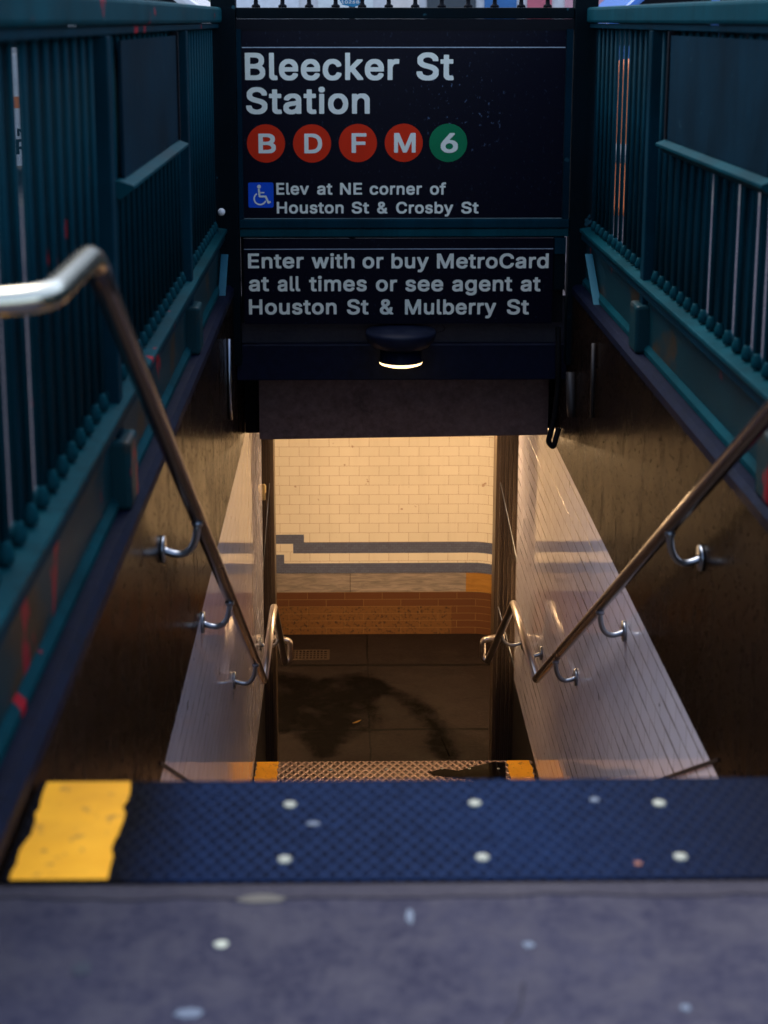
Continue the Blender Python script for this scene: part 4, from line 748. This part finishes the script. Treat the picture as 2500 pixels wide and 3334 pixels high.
# ================================================================== gate stacks at the foot of the stairs
def gate(s):
    lab = ('left folded steel gate seen narrow beside the lit opening' if s < 0 else 'right folded steel gate, a wide fluted stack beside the lit opening')
    x0, x1 = (-.535, -.452) if s < 0 else (.897, 1.075)
    t = thing('folding_gate', lab, 'gate', ((x0 + x1) / 2, 9.05, FZ), 'folded gates at the passage')
    zt = -1.0
    e = x1 if s < 0 else x0                     # edge towards the opening
    obj('lead_post', bx(min(e, e + s * .024), max(e, e + s * .024), 8.94, 9.12, FZ, zt), M['flute'], t, bevel=.003)
    a, c = (x0, e - .026) if s < 0 else (e + .026, x1)
    b = bmesh.new(); n = max(3, int((c - a) / .0125)); wv = (c - a) / n
    for i in range(n): box(b, a + wv * i + .0015, a + wv * (i + 1) - .0015, 8.95 + .006 * (i % 2), 9.10, FZ, zt)
    obj('folded_slats', b, M['flute'], t)
    obj('slat_backing', bx(a, c, 8.965, 9.09, FZ + .001, zt - .001), M['black'], t)
    # scissor links still showing along the leaves
    b = bmesh.new()
    for (z0, z1) in ((-2.05, -1.5), (-2.75, -2.3)):
        xx0, xx1 = (c, a) if s < 0 else (a, c)
        tube(b, [(xx0, 8.944, z1), (xx0 + (xx1 - xx0) * .8, 8.944, z0)], .0035, 6)
    obj('scissor_link', b, M['galv'], t, True)
    if s < 0:
        b = bmesh.new(); lathe(b, [(.008, -1.50), (.014, -1.51), (.014, -1.55), (.008, -1.56), (.009, -1.60)], -.512, 8.93, 10); obj('latch', b, M['yellowed'], t, True)
    else: pass
M['yellowed'] = m_plain('yellowed plastic', (.45, .34, .16), .5)
gate(-1); gate(1)

# ================================================================== the street beyond
t = thing('number_tag', 'small blue tag with white number above the top rail', 'tag', (.02, 7.02, 1.29))
obj('plate', prism(bmesh.new(), [(-.028 + .055, 1.306), (.068, 1.316), (.082, 1.345), (.082, 1.43), (-.038, 1.43), (-.038, 1.345), (-.022, 1.316)], 'y', 7.0, 7.006), m_plain('tag blue', (.02, .22, .42), .5), t)
b = bmesh.new(); word(b, '102684', -.026, .070, 1.3215, .0135, 7.0); obj('lettering', b, M['white'], t)
b = bmesh.new(); tube(b, [(.022, 7.02, 0), (.022, 7.02, 1.46)], .014, 10); obj('stem', b, M['black'], t, True)

t = thing('board_sign', 'white board sign on the pavement beyond the left fence', 'sign', (-1.75, 8.1, 0))
obj('board', bx(-2.0, -1.52, 8.10, 8.125, .50, 1.08), M['white'], t, bevel=.004)
obj('stripe', bx(-1.99, -1.53, 8.097, 8.10, .80, .86), M['orange'], t)
obj('letter', word(bmesh.new(), 'N', -1.725, -1.675, .655, .04, 8.10), M['black'], t); obj('letter', word(bmesh.new(), 'P', -1.735, -1.67, .56, .08, 8.10), M['black'], t)
for k in (-1.95, -1.6): obj('leg', bx(k, k + .03, 8.126, 8.15, 0, 1.06), M['galv'], t)

t = thing('traffic_barrel', 'orange traffic barrel standing beyond the right fence', 'barrel', (1.93, 10.2, 0))
b = bmesh.new(); lathe(b, [(.30, 0), (.30, .06), (.26, .08), (.25, .5), (.23, .9), (.20, .98), (.10, 1.0)], 1.93, 10.2, 24); obj('body', b, M['orange'], t, True)
for zz in (.34, .62):
    b = bmesh.new(); lathe(b, [(.256 - .02 * (zz > .5), zz), (.253 - .02 * (zz > .5), zz + .12)], 1.93, 10.2, 24); obj('stripe', b, M['band'], t, True)

def car(x, y, col, label):
    t = thing('parked_car', label, 'car', (x, y, -.14), 'cars on the street beyond')
    pm = m_plain('car paint', col, .25, .6, .08); L = 4.4
    prof = [(0, .30), (.02, .75), (.35, .86), (1.05, .93), (1.65, 1.38), (2.2, 1.45), (3.1, 1.42), (3.75, 1.02), (4.3, .95), (4.4, .6), (4.38, .30)]
    b = bmesh.new(); prism(b, [(x + px, pz * 1.2 - .14) for px, pz in prof], 'y', y, y + 1.75); obj('body', b, pm, t, bevel=.05)
    for q in ([(1.22, .97), (1.70, 1.34), (2.25, 1.39), (2.25, .97)], [(2.33, .97), (2.33, 1.39), (3.05, 1.36), (3.55, 1.02), (3.5, .97)]):
        b = bmesh.new(); prism(b, [(x + px, pz * 1.2 - .14) for px, pz in q], 'y', y - .006, y + .02); obj('window', b, M['black'], t)
    for wx in (.85, 3.5):
        for wy in (y - .02, y + 1.55):
            b = bmesh.new(); tube(b, [(x + wx, wy, .18), (x + wx, wy + .22, .18)], .32, 24); wh = obj('wheel', b, M['black'], t)
            b = bmesh.new(); tube(b, [(x + wx, wy - .008, .18), (x + wx, wy + .03, .18)], .2, 20); obj('rim', b, M['galv'], wh)
    return t
car(-4.6, 13.2, (.55, .55, .56), 'pale grey car parked across the street behind the left of the top rail')
car(1.0, 14.0, (.02, .12, .42), 'blue car parked across the street behind the right of the top rail')
t = thing('shop_building', 'pale shop building across the street beyond the top rail', 'building', (0, 24, 0))
obj('wall', bx(-30, 30, 24, 30, 0, 8.5), m_plain('pale render', (.66, .64, .64), .8), t)
rr = random.Random(11); x = -9.0; cols = [(.72, .72, .74), (.05, .06, .07), (.62, .30, .34), (.70, .72, .70), (.03, .14, .36), (.10, .16, .10), (.75, .66, .60), (.55, .12, .16)]
mats = [m_plain('shop front colour', cc, .5) for cc in cols]
for i in range(22):
    wd = rr.uniform(.35, 1.1); obj('shop_window', bx(x, x + wd, 23.96, 24.02, .4, 2.7), mats[(i * 3) % 8], t); x += wd + rr.uniform(.12, .3)
for x in range(-26, 26, 4):
    obj('upper_window', bx(x + .6, x + 2.0, 23.97, 24.02, 4.2, 6.4), M['black'], t)
obj('cornice', bx(-30.2, 30.2, 23.7, 24.0, 8.2, 8.6), M['white'], t)
